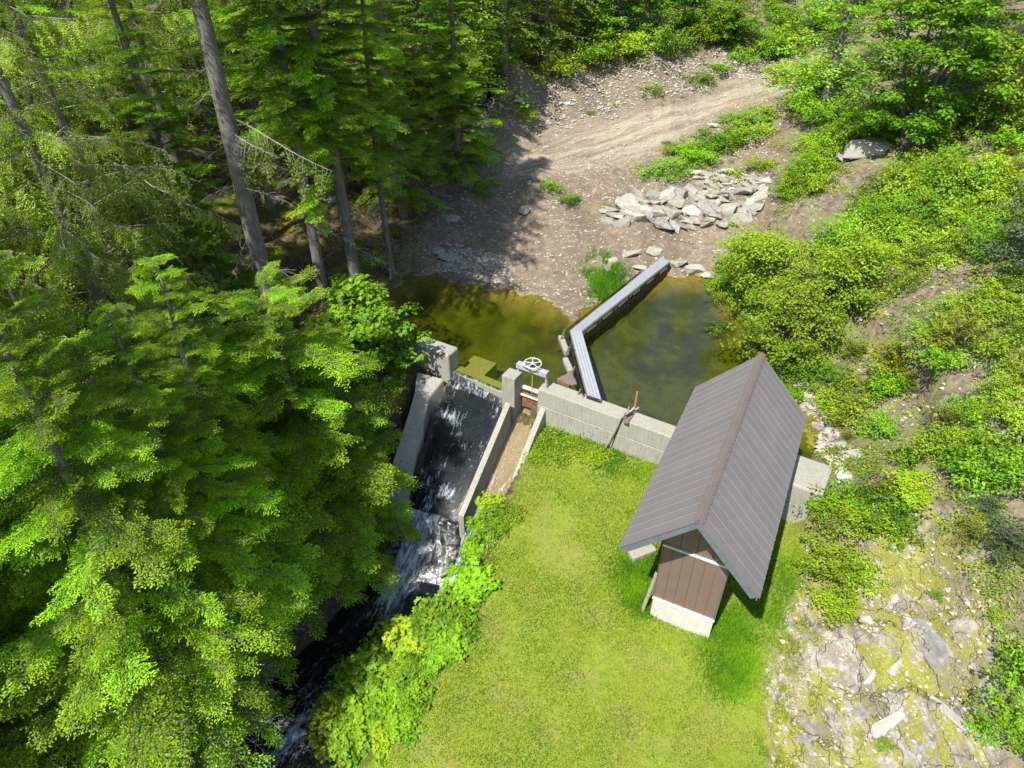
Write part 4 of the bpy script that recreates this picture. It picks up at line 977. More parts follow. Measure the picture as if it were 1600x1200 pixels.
def broad_tree(x, y, h, r, matn, label, seed, nclump=120, leaf=.12, trunk_r=.09, stems=4, lobes=1, name='broadleaf_tree', low=.2, per=110, shape=.55):
    g = np.random.default_rng(seed); root = empty(name, (x, y, H1(x,y)-.1)); tag(root, label, 'tree')
    wood = Fol(); fo = Fol(); ends = []
    for k in range(stems):
        a = g.uniform(0,6.28); rr = r*g.uniform(.15,.55); top = np.array([rr*math.cos(a), rr*math.sin(a), h*g.uniform(.75,1.)]); u = np.linspace(0,1,9)[:,None]
        pts = top*u*np.array([1,1,1]) + np.array([math.cos(a), math.sin(a), 0])*.3*np.sin(u*3.1); wood.twig(pts, trunk_r, .015); ends.append(pts)
    for k in range(nclump):
        st = ends[g.integers(stems)]; i = g.uniform(low, 1); o_ = np.array([np.interp(i*8, range(9), st[:,j]) for j in range(3)])
        a = g.uniform(0, 6.28); reach = r*(1-abs(i-.45)/.62*shape)*g.uniform(.35,1.0); e = o_ + np.array([math.cos(a)*reach, math.sin(a)*reach, g.uniform(-.05,.35)*reach])
        e[:2] *= min(1, r*1.05/max(1e-6, np.hypot(*e[:2])))
        u = np.linspace(0,1,5)[:,None]; pts = o_ + (e-o_)*u + np.array([0,0,.15])*reach*u*(1-u); wood.twig(pts, .014, .004)
        for q in range(3):
            cc = pts[g.integers(2,5)] + g.normal(0,.12,3); m = per//3; sp = .30
            off = g.normal(0,1,(m,3)); off /= np.linalg.norm(off,axis=1,keepdims=True); off *= (g.uniform(.1,1,m)**.5)[:,None]*sp*np.array([1.3,1.3,.5]); c = cc+off
            nr = off*1.2 + np.stack([g.normal(0,.3,m), g.normal(0,.3,m), np.ones(m)], -1)
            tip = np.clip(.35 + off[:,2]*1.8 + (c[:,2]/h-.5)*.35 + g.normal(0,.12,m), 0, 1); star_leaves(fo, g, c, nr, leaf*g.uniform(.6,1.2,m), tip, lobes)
    V_ = np.concatenate(wood.V); obj('trunk', mesh_np('trunk', V_, np.concatenate(wood.F), M['bark'] if trunk_r > .1 else M['stem']), root)
    obj('crown', mesh_np('crown', np.concatenate(fo.V), np.concatenate(fo.F), M[matn], attrs={'tip': np.concatenate(fo.tip)}), root)
    return root

# ------------------------------------------------------------------ forest on the left
T_ = [ # x, y, height, crown radius, kind, crown base, bare_to, trunk r, label
 (-7.75,19.5,26,3.6,'cedar',6.5,13.2,.30,'tall conifer with a thick bare grey trunk standing out in the left forest'),
 (-7.1,23.2,22,2.3,'hemlock',4.5,6.5,.19,'slim bare trunked conifer just right of the thick grey trunk'),
 (-6.0,24.2,23,2.6,'hemlock',5.0,7.0,.23,'conifer with a dark straight trunk rooted in brown litter beside the pond'),
 (-5.0,26.4,16,1.5,'hemlock',4.0,5.0,.12,'thin pale trunked conifer nearest the left end of the pond'),
 (-10.2,28.4,20,2.3,'hemlock',4.0,6.0,.20,'slender conifer behind the thick grey trunk, upper stem in bright foliage'),
 (-11.4,24.0,20,2.2,'cedar',6,8.0,.26,'cedar with a flared root base in the sunlit forest floor clearing'),
 (-6.1,15.5,6.3,3.1,'hemlock',.6,0,.18,'broad hemlock whose bright bough tips reach over the wide dark chute'),
 (-7.6,12.9,9.0,2.9,'hemlock',.8,0,.20,'hemlock with low layered boughs leaning over the waterfall pool'),
 (-10.2,15.2,20,3.0,'cedar',1.2,0,.25,'cedar with lime hanging sprays behind the hemlock beside the chute'),
 (-10.6,11.0,18,2.4,'hemlock',1.2,1.6,.24,'hemlock above the dark creek gap with bare dead twigs below its boughs'),
 (-13.4,9.4,18,2.7,'hemlock',.8,0,.25,'bright tipped hemlock filling the lower left corner'),
 (-13.2,13.2,20,2.9,'cedar',1.0,0,.25,'cedar with bare pale limbs midway down the left edge'),
 (-11.6,18.6,21,2.8,'cedar',2.5,3.5,.27,'cedar with long bare arching limbs and hanging sprays at mid left'),
 (-14.6,16.8,21,3.0,'cedar',2.0,3.0,.27,'cedar with drooping lime green sprays near the left edge'),
 (-10.6,21.4,19,2.2,'hemlock',1.0,1.5,.2,'dark hemlock left of the thick bare trunk'),
 (-14.4,21.8,21,2.9,'hemlock',1.0,0,.26,'tall hemlock high on the left edge of the forest'),
 (-17.5,19.0,21,3.0,'hemlock',1.0,0,.26,'outermost hemlock on the left edge, boughs deep in shade'),
 (-4.9,30.2,15,2.2,'hemlock',1.2,1.4,.18,'bright hemlock whose boughs hang over the shaded end of the road'),
 (-7.6,30.6,17,2.3,'hemlock',1.5,2.0,.2,'feathery light green hemlock behind the pond edge trunks'),
 (-13.6,27.0,20,2.7,'cedar',3.5,4.5,.25,'cedar in the upper left with pale dead lower branches'),
 (-17.2,25.0,21,3.0,'hemlock',1.2,0,.25,'dark hemlock in the upper left corner'),
 (-8.3,9.4,17,3.1,'hemlock',3.0,.5,.2,'hemlock with dark boughs at the bottom edge left of the creek'),
 (-12.2,6.2,17,2.5,'hemlock',.8,0,.24,'hemlock at the very bottom left, tips touching the frame edge'),
 (-16.8,12.0,20,3.0,'hemlock',1.0,0,.25,'hemlock beyond the left edge with one long bough in view'),
 (-16.0,6.5,19,3.0,'hemlock',1.0,0,.25,'big hemlock beyond the lower left corner'),
 (-7.5,11.0,14.5,2.3,'hemlock',4.5,.5,.2,'hemlock with long level boughs across the lower left of the forest'),
 (-4.9,15.9,2.6,1.8,'hemlock',.4,0,.08,'young hemlock rooted at the foot of the curving apron'),
 (-2.6,33.6,14,2.1,'hemlock',.8,.8,.18,'lime tipped hemlock at the foot of the upper bank'),
]
for i, (x, y, h, r_, kd, bs, bt, tr_, lab) in enumerate(T_):
    zb_ = H1(x, y); hh_ = h+(3.5 if not bt else 0)
    if x < -9 and i: hh_ = max(9, min(hh_, 15-.162*y - zb_ + 4.0))
    conifer((x, y, zb_-.1), hh_, r_*1.1, kd, bs, 9.5 if kd == 'hemlock' else 8.5, tr_, 11+i, lab, None, bt, 16 if bt > 3 else 8 if bt else 3, lean=(.25*math.sin(i*2.1), .25*math.cos(i*1.7)) if i else (.1,.2))
farg = [(-10,34),(-13.5,32.5),(-17,30.5),(-20.5,28),(-7,36),(-4.5,38),(-1.5,39.2),(1.2,41.5),(3.6,43.5),(6.2,45),(-9,41),(-13,38),(-17,36),(-21,34),(-24.5,31),(-5.5,43.5),(-1.5,45.5),(2.6,48),(6.5,50),(9.3,49.5),(-12,45),(-18,42),(-24,39),(-28,35),
        (12,56),(7,57),(1,54),(-5,51),(-11,52),(-18,50),(-26,46),(20.5,49),(24,46),(28,43),(22.5,54),(28,51),(33,46),(17,60),(25,60),(34,54),(-34,42),(-30,52)]
for i, (x, y) in enumerate(farg):
    if x > 15: lab, gp = 'dark conifer in the shaded wood at the top right corner', 'conifers at the top right'
    elif i < 10 and x > -8: lab = ['','','','','light green hemlock left of the shaded road end','hemlock arching over the bare dark bank','bright hemlock at the lip of the red bank','hemlock with the longest boughs above the gravelly bank','feathery hemlock over the middle of the upper bank','hemlock right of the grey trunk at the top edge'][i] or 'conifer'; gp = None
    else:
        ax = 'behind the centre of the top edge' if x/y > -.08 else 'between the thick trunk and the road end' if x/y > -.3 else 'behind the thick bare trunk' if x/y > -.45 else 'in the top left corner'
        dp_ = 'front row' if y < 37 else 'middle depth' if y < 46 else 'far back'
        lab, gp = f'conifer of the dense forest {ax}, {dp_}', f'forest conifers {ax}, {dp_}'
    far_conifer(x, y, random.Random(i).uniform(.85,1.2), i, lab, gp)
for k, (px, py, lab) in enumerate([(1500,70,'dark conifer behind the large leafy tree'),(1590,90,'dark conifer at the top right corner of the hillside'),(1440,30,'conifer in the gap left of the top right corner'),(1330,20,'conifer at the top edge left of the large leafy tree')]):
    g0 = G(px, py); far_conifer(g0.x, g0.y, .8, 70+k, lab, None)
for k, (px, py, s_, lab) in enumerate([(748,178,.85,'hemlock overhanging the shaded dark bank above the road end'),(800,150,.8,'hemlock with bright tips over the bare root bank'),(862,122,.75,'hemlock leaning over the red bank from its left end'),(690,215,.8,'hemlock beside the shaded left end of the road')]):
    g0 = G(px, py); far_conifer(g0.x-.3, g0.y+.8, s_, 80+k, lab, None)
for k, (px, py, s_) in enumerate([(915,102,1.3),(950,92,1.5),(985,88,1.4),(1020,84,1.5),(1055,84,1.3),(1090,76,1.5),(1120,70,1.3),(1150,60,1.4),(1205,95,1.5),(1235,80,1.6),(1225,125,1.2),(1255,150,1.5),(1270,185,1.4),(1240,175,1.2),(1290,130,1.8),(1310,200,1.3),(1262,40,1.7),(1215,30,1.2),(880,118,1.2),(1300,60,2.0)]):
    g0 = G(px, py); w_ = 'along the top of the red bank' if px < 1160 else 'crowding the right side of the road end'
    shrub(g0.x, g0.y, 'leafy', k % 3, ['maple','alder','yellow','maple'][k % 4], s_, f"{['bright green','mid green','yellow green','bright green'][k % 4]} bush {w_}", f"{['bright green','mid green','yellow green','bright green'][k % 4]} bushes {w_}", hs=1.0, seed=k)
# conifer hanging into the top edge above the road end
far_conifer(15.6, 36.5, .95, 91, 'grey green conifer at the top edge beside the road end', None)
# long bare diagonal limbs at the left
for k, (a, b, z0, z1, lab) in enumerate([((0,418),(120,640),7.5,4.6,'long pale bare limb slanting down the left edge'),((20,340),(215,490),7.6,5.2,'pale bare cedar limb slanting towards the middle of the left forest'),((90,225),(285,318),8.2,7.2,'curved bare limb arching below the upper left sprays')]):
    p, q = P(*a, z0), P(*b, z1); bm = bmesh.new(); n = 10
    pts = [p.lerp(q, i/n) + Vector((.06*math.sin(i*1.9+k), .05*math.cos(i*1.3), .25*math.sin(i/n*3.14))) for i in range(n+1)]
    tube(bm, [v - p for v in pts], [.05-.0032*i for i in range(n+1)], 7); root = empty('bare_limb', p); tag(root, lab, 'branch'); bm_obj('limb', bm, M['twig'], root, smooth=True)
    for i in (4, 6, 8, 10): 
        d_ = pts[i]-pts[i-1]; obj('spray', CB[(i//2+k) % 4], root, pts[i] - p, (0, .5, math.atan2(d_.y, d_.x)+(-1)**i*.5), .42)

# understorey and broadleaf trees
broad_tree(-5.0, 20.4, 3.9, 1.9, 'maple', 'bright green maple spreading beside the blue-grey abutment', 41, 95, .15, .06, 5, 3, 'maple_tree', .15, 96)
broad_tree(-5.5, 18.2, 3.4, 1.8, 'maple', 'smaller maple with lit leaves behind the curving apron', 42, 70, .15, .05, 4, 3, 'maple_tree', .2, 84)
g0 = G(1412, 232); broad_tree(g0.x, g0.y, 8.5, 3.1, 'maple', 'large leafy green tree at the upper right', 43, 240, .17, .12, 6, 1, 'broadleaf_tree', .12, 130)
g0 = G(1235, 575); broad_tree(g0.x-.6, g0.y+.5, 3.4, 1.9, 'alder', 'alder leaning over the right side of the pond', 44, 105, .12, .05, 6, 1, 'alder_tree', .1, 100)
g0 = G(1190, 470); broad_tree(g0.x, g0.y, 3.0, 1.9, 'alder', 'second alder with yellow green leaves at the pond corner by the walkway', 45, 100, .12, .05, 6, 1, 'alder_tree', .1, 100)
g0 = G(1300, 480); broad_tree(g0.x, g0.y, 3.0, 1.8, 'alder', 'rounded alder uphill of the pond beside the golden sapling', 46, 90, .12, .05, 5, 1, 'alder_tree', .1, 96)
g0 = G(1590, 440); broad_tree(g0.x, g0.y, 3.4, 1.6, 'bluish', 'grey green young tree at the right edge', 47, 80, .10, .05, 4, 1, 'young_tree', .1, 90)
g0 = G(1560, 210); broad_tree(g0.x, g0.y, 3.6, 1.6, 'yellow', 'yellow green sapling tree right of the large leafy tree', 48, 60, .14, .05, 4, 1, 'young_tree', .15, 80)
for k, (px, py, h, r_, lab) in enumerate([(935,85,4.2,1.7,'low leafy maple under the top edge left of the red bank top'),(1010,70,3.6,1.8,'leafy maple under the top edge above the red bank'),(1085,62,3.4,1.7,'rounded leafy tree at the top edge near the road end'),(1140,85,2.6,1.4,'small leafy tree at the right end of the upper bank')]):
    g0 = G(px, py); broad_tree(g0.x, g0.y+.6, h, r_, 'maple', lab, 60+k, 70, .17, .05, 4, 1, 'maple_tree', .05, 80)
# special shrubs
SP = [
 (1395,585,'feather',1.35,'olive','golden olive conifer sapling in the middle of the right hillside',1.3),
 (1480,560,'feather',1.25,'olive','olive brown sapling right of the golden one',1.2),
 (1330,560,'feather',.8,'yellow','yellow green sapling left of the golden one',1.1),
 (1450,620,'leafy',.8,'maple','dark leafy bush below the golden sapling',.8),
 (1320,900,'feather',1.2,'yellow','bright lime sapling mound right of the shed eave',.8),
 (1355,850,'feather',1.15,'yellow','upper lime sapling mound above the pale bedrock',.8),
 (1325,945,'feather',.95,'yellow','lowest lime sapling at the tip of the mound by the bedrock',.7),
 (1400,820,'feather',1.0,'maple','green sapling clump on top of the pale bedrock',.6),
 (1290,880,'small',.45,'maple','little green bush at the bedrock edge beside the grass',.7),
 (1345,790,'leafy',.9,'maple','leafy clump between the dam end and the bedrock',.6),
 (1390,770,'small',.5,'redleaf','small bush with reddish leaves above the lime mound',.6),
 (1575,1065,'feather',1.3,'maple','dense green conifer bush at the lower right edge',.9),
 (1590,1140,'leafy',.7,'maple','leafy bush at the bottom right corner',.6),
 (1545,1150,'leafy',.45,'maple','low leafy clump above the bottom right edge',.5),
 (1510,850,'feather',.7,'olive','yellow gold sapling on the brown slope at the right',.9),
 (1575,860,'feather',1.0,'bluish','grey green juniper at the right edge',.8),
 (1545,800,'feather',.6,'bluish','smaller grey green juniper above the gold sapling',.8),
 (1470,925,'small',.22,'maple','tiny dark green plant on the brown slope',.8),
 (1555,970,'small',.25,'yellow','tiny yellow green plant beside a white stone',.8),
 (1040,270,'leafy',1.15,'maple','bright leafy bush at the left end above the riprap',.7),
 (1085,255,'leafy',1.2,'maple','second leafy bush above the riprap',.7),
 (1125,225,'leafy',1.35,'maple','tall leafy bush between the road and the riprap',.7),
 (1160,195,'leafy',1.4,'maple','leafy bush along the lower road edge',.6),
 (1190,265,'leafy',.9,'yellow','yellow green bush at the head of the ochre gully',.6),
 (1150,275,'small',.7,'yellow','small yellow tinged bush touching the top of the riprap',.6),
 (1180,215,'leafy',1.3,'alder','bush beside the road under the conifer',.6),
 (890,320,'leafy',.6,'maple','small bush with shadow on the bare bank',.8),
 (862,296,'small',.6,'maple','dark little bush on the shaded bank',.7),
 (945,322,'small',.2,'yellow','tuft of leaves on the bare bank near the rocks',.7),
 (990,272,'small',.22,'yellow','tiny lone plant left of the leafy bushes',.8),
 (755,310,'leafy',.55,'maple','leafy branch clump hanging over the shaded bank',1.4),
 (822,182,'small',.75,'yellow','yellow plant at the road edge under the hemlocks',.7),
 (808,168,'small',.3,'yellow','smaller yellow plant by the road edge',.7),
 (922,178,'small',.3,'yellow','pair of yellow leaves midway on the red bank',.7),
 (960,165,'small',.25,'olive','olive tuft on the red bank',.7),
 (1018,145,'small',.6,'alder','grey green plant on the red bank',.8),
 (1092,128,'leafy',.9,'maple','green bush on the upper bank near the road',.6),
 (1125,112,'small',.8,'maple','bush on the upper bank at its right end',.6),
 (1065,152,'small',.2,'yellow','small plant just above the road track',.7),
 (1045,225,'small',.35,'bluish','grey green weed at the lower road edge',.8),
 (1385,1165,'small',.2,'maple','tiny weed on the bedrock at the bottom',.6),
 (1190,1090,'small',.22,'yellow','little weed at the lawn and bedrock edge',.5),
 (820,175,'feather',.5,'maple','green seedling on the road edge',.9),
 (1265,590,'leafy',.9,'maple','bright leafy bush behind the ridge of the shed',.7),
 (1240,620,'leafy',.6,'maple','leafy bush tucked behind the right roof edge',.7),
 (1120,520,'leafy',.6,'alder','alder bush overhanging the pond edge',.8),
 (1110,450,'small',.6,'maple','bush at the pond corner near the pale rocks',.8),
 (1060,240,'leafy',1.0,'yellow','yellow green bush in the middle of the roadside row',.6),
 (1105,240,'leafy',1.1,'maple','wide low bush just above the riprap',.6),
 (1195,180,'leafy',1.1,'yellow','bush at the right end of the roadside row',.6),
 (1292,795,'leafy',.85,'maple','leafy bush touching the end of the dam beyond the shed',.7),
 (1335,822,'leafy',1.0,'yellow','yellow green bush in the middle of the lime mound',.7),
 (1385,792,'leafy',.95,'maple','bright bush above the bedrock beside the reddish one',.7),
 (1432,772,'leafy',.85,'yellow','yellow bush at the top right of the lime mound',.6),
 (1300,862,'leafy',.85,'yellow','lime bush nearest the right eave of the shed',.7),
 (1352,885,'leafy',.85,'yellow','lime bush at the upper edge of the mossy bedrock',.7),
 (1312,932,'leafy',.7,'yellow','lime bush at the lower tip of the mound',.7),
 (1408,832,'leafy',.75,'maple','green bush overhanging the pale bedrock face',.6),
 (560,870,'small',.5,'alder','dull fern like plant on the steep left creek bank',.7),
 (520,900,'small',.6,'alder','dark leafy plant low on the left creek bank',.7),
 (470,960,'small',.6,'alder','dark plant above the black creek pool',.7),
 (770,292,'small',.35,'maple','small leafy tuft beside the shaded track',.8),
]
for k, (px, py, kd, s, mt, lab, hs) in enumerate(SP):
    p = G(px, py); shrub(p.x, p.y, kd, k % 3, mt, s, lab, None, 'plant' if s < .3 else 'shrub', None, hs=hs, seed=k)
# creekside bank: maple thicket
CK = [(770,790,.45),(755,835,.5),(778,812,.42),(745,870,.4),(735,925,.6),(715,955,.65),(690,985,.7),(660,1010,.9),(630,1035,1.0),(600,1070,1.1),(655,1060,.6),(575,1040,.6),(560,1095,1.0),(590,1130,.7),(545,1140,.95),(620,1110,.6),(700,1010,.5),(570,1170,.6),(725,985,.45),(525,1075,.4),(545,1040,.45),(610,1165,.45),(682,1035,.35),(662,1062,.38),(648,1098,.4),(635,1135,.42),(712,1005,.38),(700,1020,.35)]
for k, (px, py, s) in enumerate(CK):
    p = G(px, py); near_ = 'beside the side waterfall' if py < 900 else ('above the culvert pipe' if py < 960 else ('low over the white creek rapids' if px < 600 else 'along the lawn edge above the creek'))
    shrub(p.x, p.y, 'maple', k % 3, 'maple' if k % 7 else 'yellow', s*1.05, f'leafy maple bush {near_}', f'maple bushes {near_}', hs=.85, seed=k+50)
# right hillside scatter
rng = random.Random(4)
HILL = GP([(1110,440),(1190,370),(1230,300),(1260,240),(1290,190),(1400,200),(1599,140),(1599,800),(1480,740),(1400,720),(1330,700),(1290,650),(1250,560),(1170,500)])
cand = []; CLR = GP([(1345,262),(1320,265),(1375,262),(1322,752),(1338,720)]) + [(G(1345,300).x, G(1345,300).y)]
hx = [p[0] for p in HILL]; hy = [p[1] for p in HILL]
ntry = 0
while len(cand) < 290 and ntry < 14000:
    ntry += 1
    x, y = rng.uniform(min(hx), max(hx)), rng.uniform(min(hy), max(hy))
    if not bool(in_poly(np.array([x]), np.array([y]), HILL)[0]): continue
    if float(fbm(np.array([x*.45]), np.array([y*.45]), 123, 3)[0]) + (.04 if x > 11 else -.06) > .575: continue
    if any((x-a_)**2+(y-b_)**2 < 1.3 for a_, b_ in CLR): continue
    d0 = .42 if y < 20 else .50
    if all((x-a)**2+(y-b)**2 > d0*d0 for a, b in cand): cand.append((x, y))
kinds = [('leafy','alder','mid green leafy shrub',.62),('leafy','yellow','yellow green leafy shrub',.55),('leafy','maple','bright green leafy shrub',.6),('small','yellow','small lime coloured shrub',.42),('small','alder','small dull green shrub',.42),('feather','yellow','feathery yellow green sapling',.55),('feather','olive','feathery golden sapling',.45),('small','maple','small bright green shrub',.45),('small','redleaf','small reddish leaved shrub',.3)]
wts = [5,5,5,4,3,4,2,3,.5]
for k, (x, y) in enumerate(cand):
    kd, mt, lab, s = rng.choices(kinds, wts)[0]; zone_ = 'on the lower hillside behind the shed' if y < 21 else ('on the hillside right of the riprap' if y < 28 else 'high on the right hillside')
    s_ = s*rng.uniform(.75,1.5)*(1.05 if y < 21 else 1.3)
    rt_ = x/max(y, 1); zone_ += ', near the right edge' if rt_ > .72 else ', in its middle' if rt_ > .52 else ', on its left side'
    lab = f"{'low' if s_ < .5 else 'wide' if s_ > .85 else 'medium'} {lab}"
    shrub(x, y, kd, rng.randrange(3), mt, s_, f'{lab} {zone_}', f'{lab}s {zone_}', hs=rng.uniform(.8,1.4), seed=k)
# forest understorey
US = GP([(420,330),(660,300),(660,420),(600,520),(470,600),(330,480)]); ux = [p[0] for p in US]; uy = [p[1] for p in US]
for k in range(34):
    x, y = rng.uniform(min(ux), max(ux)), rng.uniform(min(uy), max(uy))
    if in_poly(np.array([x]), np.array([y]), US)[0]: shrub(x, y, rng.choice(['small','leafy']), k % 3, rng.choice(['maple','yellow','alder']), rng.uniform(.3,.6), 'low leafy plant on the sun flecked forest floor', 'plants on the forest floor', 'plant', seed=k)
for k in range(30):
    x, y = rng.uniform(2, 17), rng.uniform(42, 52)
    if y > 46 - .0*x or x > 12: shrub(x, y, 'leafy', k % 3, rng.choice(['maple','alder']), rng.uniform(.8,1.4), 'leafy undergrowth bush beyond the upper bank', 'bushes beyond the upper bank', seed=k)

# ------------------------------------------------------------------ rocks
def rock_mesh(seed, flat=.55, name='rock', mat_='rock'):
    rg = random.Random(seed); bm = bmesh.new()
    for i in range(13):
        v = Vector((rg.gauss(0,1), rg.gauss(0,1), rg.gauss(0,1))).normalized(); v = Vector((max(-.72,min(.72,v.x)), max(-.72,min(.72,v.y)), max(-.6,min(.6,v.z))*flat))
        bm.verts.new(v*rg.uniform(.85,1.1))
    r_ = bmesh.ops.convex_hull(bm, input=bm.verts); bmesh.ops.delete(bm, geom=list({e for e in r_['geom_interior']+r_['geom_unused'] if isinstance(e, bmesh.types.BMVert)}), context='VERTS')
    bmesh.ops.bevel(bm, geom=bm.edges[:], offset=.035, segments=1, affect='EDGES')
    me = bpy.data.meshes.new(name); bm.to_mesh(me); bm.free(); me.materials.append(M[mat_]); return me
RM = {m: [rock_mesh(800+i+j*20, .45+.1*(i%4), 'rock', m) for i in range(7)] for j, m in enumerate(('rock','rock_pale','rock_grey','rock_moss'))}
def rock(px, py, wpx, m, lab, grp=None, i=0, sink=.25, asp=.7, hs=.7, rz=None, tilt=.15, name='rock'):
    p = G(px, py); dist = (p - Vector((0,0,CAMZ))).length; s = wpx*dist/FPX*.62; rg = random.Random(i*7+int(px))
    o = obj(name, RM[m][i % 7], None, (p.x, p.y, H1(p.x, p.y) + s*hs*(.25-sink)), (rg.gauss(0,tilt), rg.gauss(0,tilt), rg.uniform(-.5,.5) if rz is None else rz), (s, s*asp, s*hs))
    return tag(o, lab, 'rock', grp)
rk_ = random.Random(11); RR = [(935,335),(1000,305),(1075,300),(1085,272),(1150,268),(1200,282),(1185,330),(1150,352),(1060,362),(1000,352),(960,356)]
pts_ = []; tries = 0
while len(pts_) < 285 and tries < 9000:
    tries += 1; x, y = rk_.uniform(935,1205), rk_.uniform(265,362)
    if not in_poly(np.array([x]), np.array([y]), RR)[0]: continue
    w_ = rk_.uniform(18, 42) if y > 305 else rk_.uniform(11, 22)
    if x < 1020 and rk_.random() < .3: continue
    if all(((x-a)/1.0)**2 + ((y-b)/.55)**2 > ((w_+c_)*.25)**2 for a, b, c_ in pts_): pts_.append((x, y, w_))
for k, (x, y, w_) in enumerate(pts_):
    mt_ = rk_.choices(['rock','rock_pale','rock_grey'], [6,2,1])[0]; pl_ = ('at the upper edge' if y < 292 else 'in the bottom row' if y > 342 else 'in the middle') + (' left' if x < 1030 else ' right' if x > 1140 else ''); lb_ = f"{'large' if w_ > 32 else 'small' if w_ < 18 else 'middling'} {dict(rock='tan', rock_pale='whitish', rock_grey='grey')[mt_]} stone {pl_} of the riprap pile"
    rock(x, y, w_, mt_, lb_, lb_.replace(' stone', ' stones'), k, .0, .62, .75, rz=rk_.uniform(-.5,.4)-.2, tilt=.28, name='riprap_stone')
for k, (x, y, w_, m, lab, asp) in enumerate([
  (1352,243,60,'rock_pale','large pale grey boulder on the upper right hillside',.7),(1318,250,34,'rock_grey','darker boulder just left of the large pale one',.7),
  (1322,745,34,'rock_pale','white boulder against the right end of the dam',.9),(1338,712,30,'rock_pale','whitish rock uphill of the dam end',.8),(1478,718,26,'rock_grey','grey rock on the hillside far right of the dam',.7),
  (1300,660,22,'rock_pale','pale rock beside the right roof edge',1.4),(1275,672,18,'rock_grey','small grey rock behind the shed eave',1.2),
  (1332,398,16,'rock_pale','small white rock between the hillside shrubs',.8),(1470,425,16,'rock','brown rock between the hillside shrubs',.8),
  (1062,412,36,'rock','tan rock at the far end of the walkway',.7),(1085,425,44,'rock_pale','broad pale rock at the pond edge right of the walkway',.5),(1105,432,26,'rock_pale','pale rock at the right corner of the pond',.7),
  (1020,396,30,'rock','brown rock behind the far end of the walkway',.7),(985,400,34,'rock','dark cracked rock ledge above the reeds',.5),(955,412,24,'rock_pale','pale rock above the reeds',.6),(1000,422,30,'rock_pale','flat pale rock left of the walkway end',.5),
  (820,330,20,'rock_grey','blue grey rock on the shaded bank',1.4),(700,408,34,'rock_grey','grey rock at the shaded pond shore',.8),(685,395,26,'rock','rock above the shaded pond shore',.8),(724,420,24,'rock_grey','rock at the shaded water line',.7),(808,160,20,'rock_pale','pale rock at the dark bank top',.8),
  (885,160,12,'rock_pale','white stone on the red bank',.8),(895,157,10,'rock_pale','second white stone on the red bank',.8),(875,163,9,'rock_pale','smaller white stone on the red bank',.8),(1112,200,22,'rock_pale','flat pale rock by the lower road edge',.5),
  (880,160,8,'rock','brownish stone among the white ones on the red bank',.8),(655,945,28,'rock_grey','dark grey rock at the creek edge below the culvert',.8),
  (515,1185,46,'rock_moss','large mossy brown rock in the bottom edge beside the creek',1.1),(738,900,30,'rock_grey','dark rock beside the foot of the side waterfall',.8),(700,928,34,'rock_grey','dark rock under the mouth of the culvert pipe',.8),(676,905,26,'rock_grey','wet rock splitting the white cascade',.8),(575,905,40,'rock_grey','large dark rock left of the cascade',.8),(600,870,30,'rock_grey','dark rock at the left foot of the waterfall',.8),(665,1000,20,'rock_grey','grey rock under the creekside bushes',.8),
  (1575,992,20,'rock_pale','white stone beside the tiny yellow green plant',.6),(1345,985,18,'rock_pale','white stone below the lime mound',.8),(1362,1000,12,'rock_pale','small white stone right under the first',.8),(1310,1060,14,'rock_pale','pale block at the left of the bedrock',.7),
  (705,345,30,'rock','brown rock in the shaded roots left of the bank',.8),(518,315,20,'rock_pale','pale block glimpsed between the forest trunks',.8),(540,600,16,'rock_grey','grey rock in the dark below the maple',.8)]):
    rock(x, y, w_, m, lab, None, k+3, .1, asp)
# pale bedrock faces standing proud of the mossy slope
def slab_rock(px, py, wp, hp, rz, i, lab, m='rock_pale'):
    p = G(px, py); dist = (p - Vector((0,0,CAMZ))).length; k = dist/FPX*.72
    e = .25; nrm = Vector((H1(p.x-e,p.y)-H1(p.x+e,p.y), H1(p.x,p.y-e)-H1(p.x,p.y+e), 2*e)).normalized()
    o = obj('rock_face', RM[m][i % 7], bpy.data.objects['bedrock_slope'], (p.x, p.y, H1(p.x,p.y)-.05), None, (wp*k, hp*k*1.25, .11)); q = nrm.to_track_quat('Z', 'Y'); 
    o.rotation_euler = (q.to_matrix().to_4x4() @ Matrix.Rotation(rz - math.pi/2*0, 4, 'Z')).to_euler(); tag(o, lab)
for k, a in enumerate([(1440,860,34,22,.4,'pale upper face of the bedrock under the green sapling clump'),(1400,930,30,40,.2,'striped grey bedrock face in the middle of the slope'),(1450,1000,70,30,.1,'widest grey bedrock shelf across the slope','rock_grey'),
   (1405,1045,34,26,.2,'squarish pale bedrock face below the shelf'),(1368,1055,14,36,.1,'narrow upright pale bedrock rib'),(1352,1050,12,34,.15,'thin grey bedrock rib left of the pale one','rock_grey'),(1345,1105,20,40,.2,'blue grey bedrock strip low on the slope','rock_grey'),
   (1385,1130,18,50,-.1,'long cream bedrock rib near the bottom'),(1465,1080,16,36,.1,'white bedrock rib in the moss to the right'),(1265,990,20,36,-.4,'bluish bedrock edge beside the lawn','rock_grey'),(1450,1170,30,26,.2,'grey bedrock face at the bottom edge','rock_grey'),
   (1310,1090,14,30,.3,'pinkish bedrock rib in the moss'),(1262,1150,14,26,.1,'bluish bedrock rib at the bottom left of the slope','rock_grey'),(1480,1120,16,44,.5,'pale bedrock rib running down to the right'),(1390,1185,12,20,.1,'small bedrock tip at the bottom edge')]):
    slab_rock(a[0], a[1], a[2], a[3], a[4], k, a[5], a[6] if len(a) > 6 else 'rock_pale')

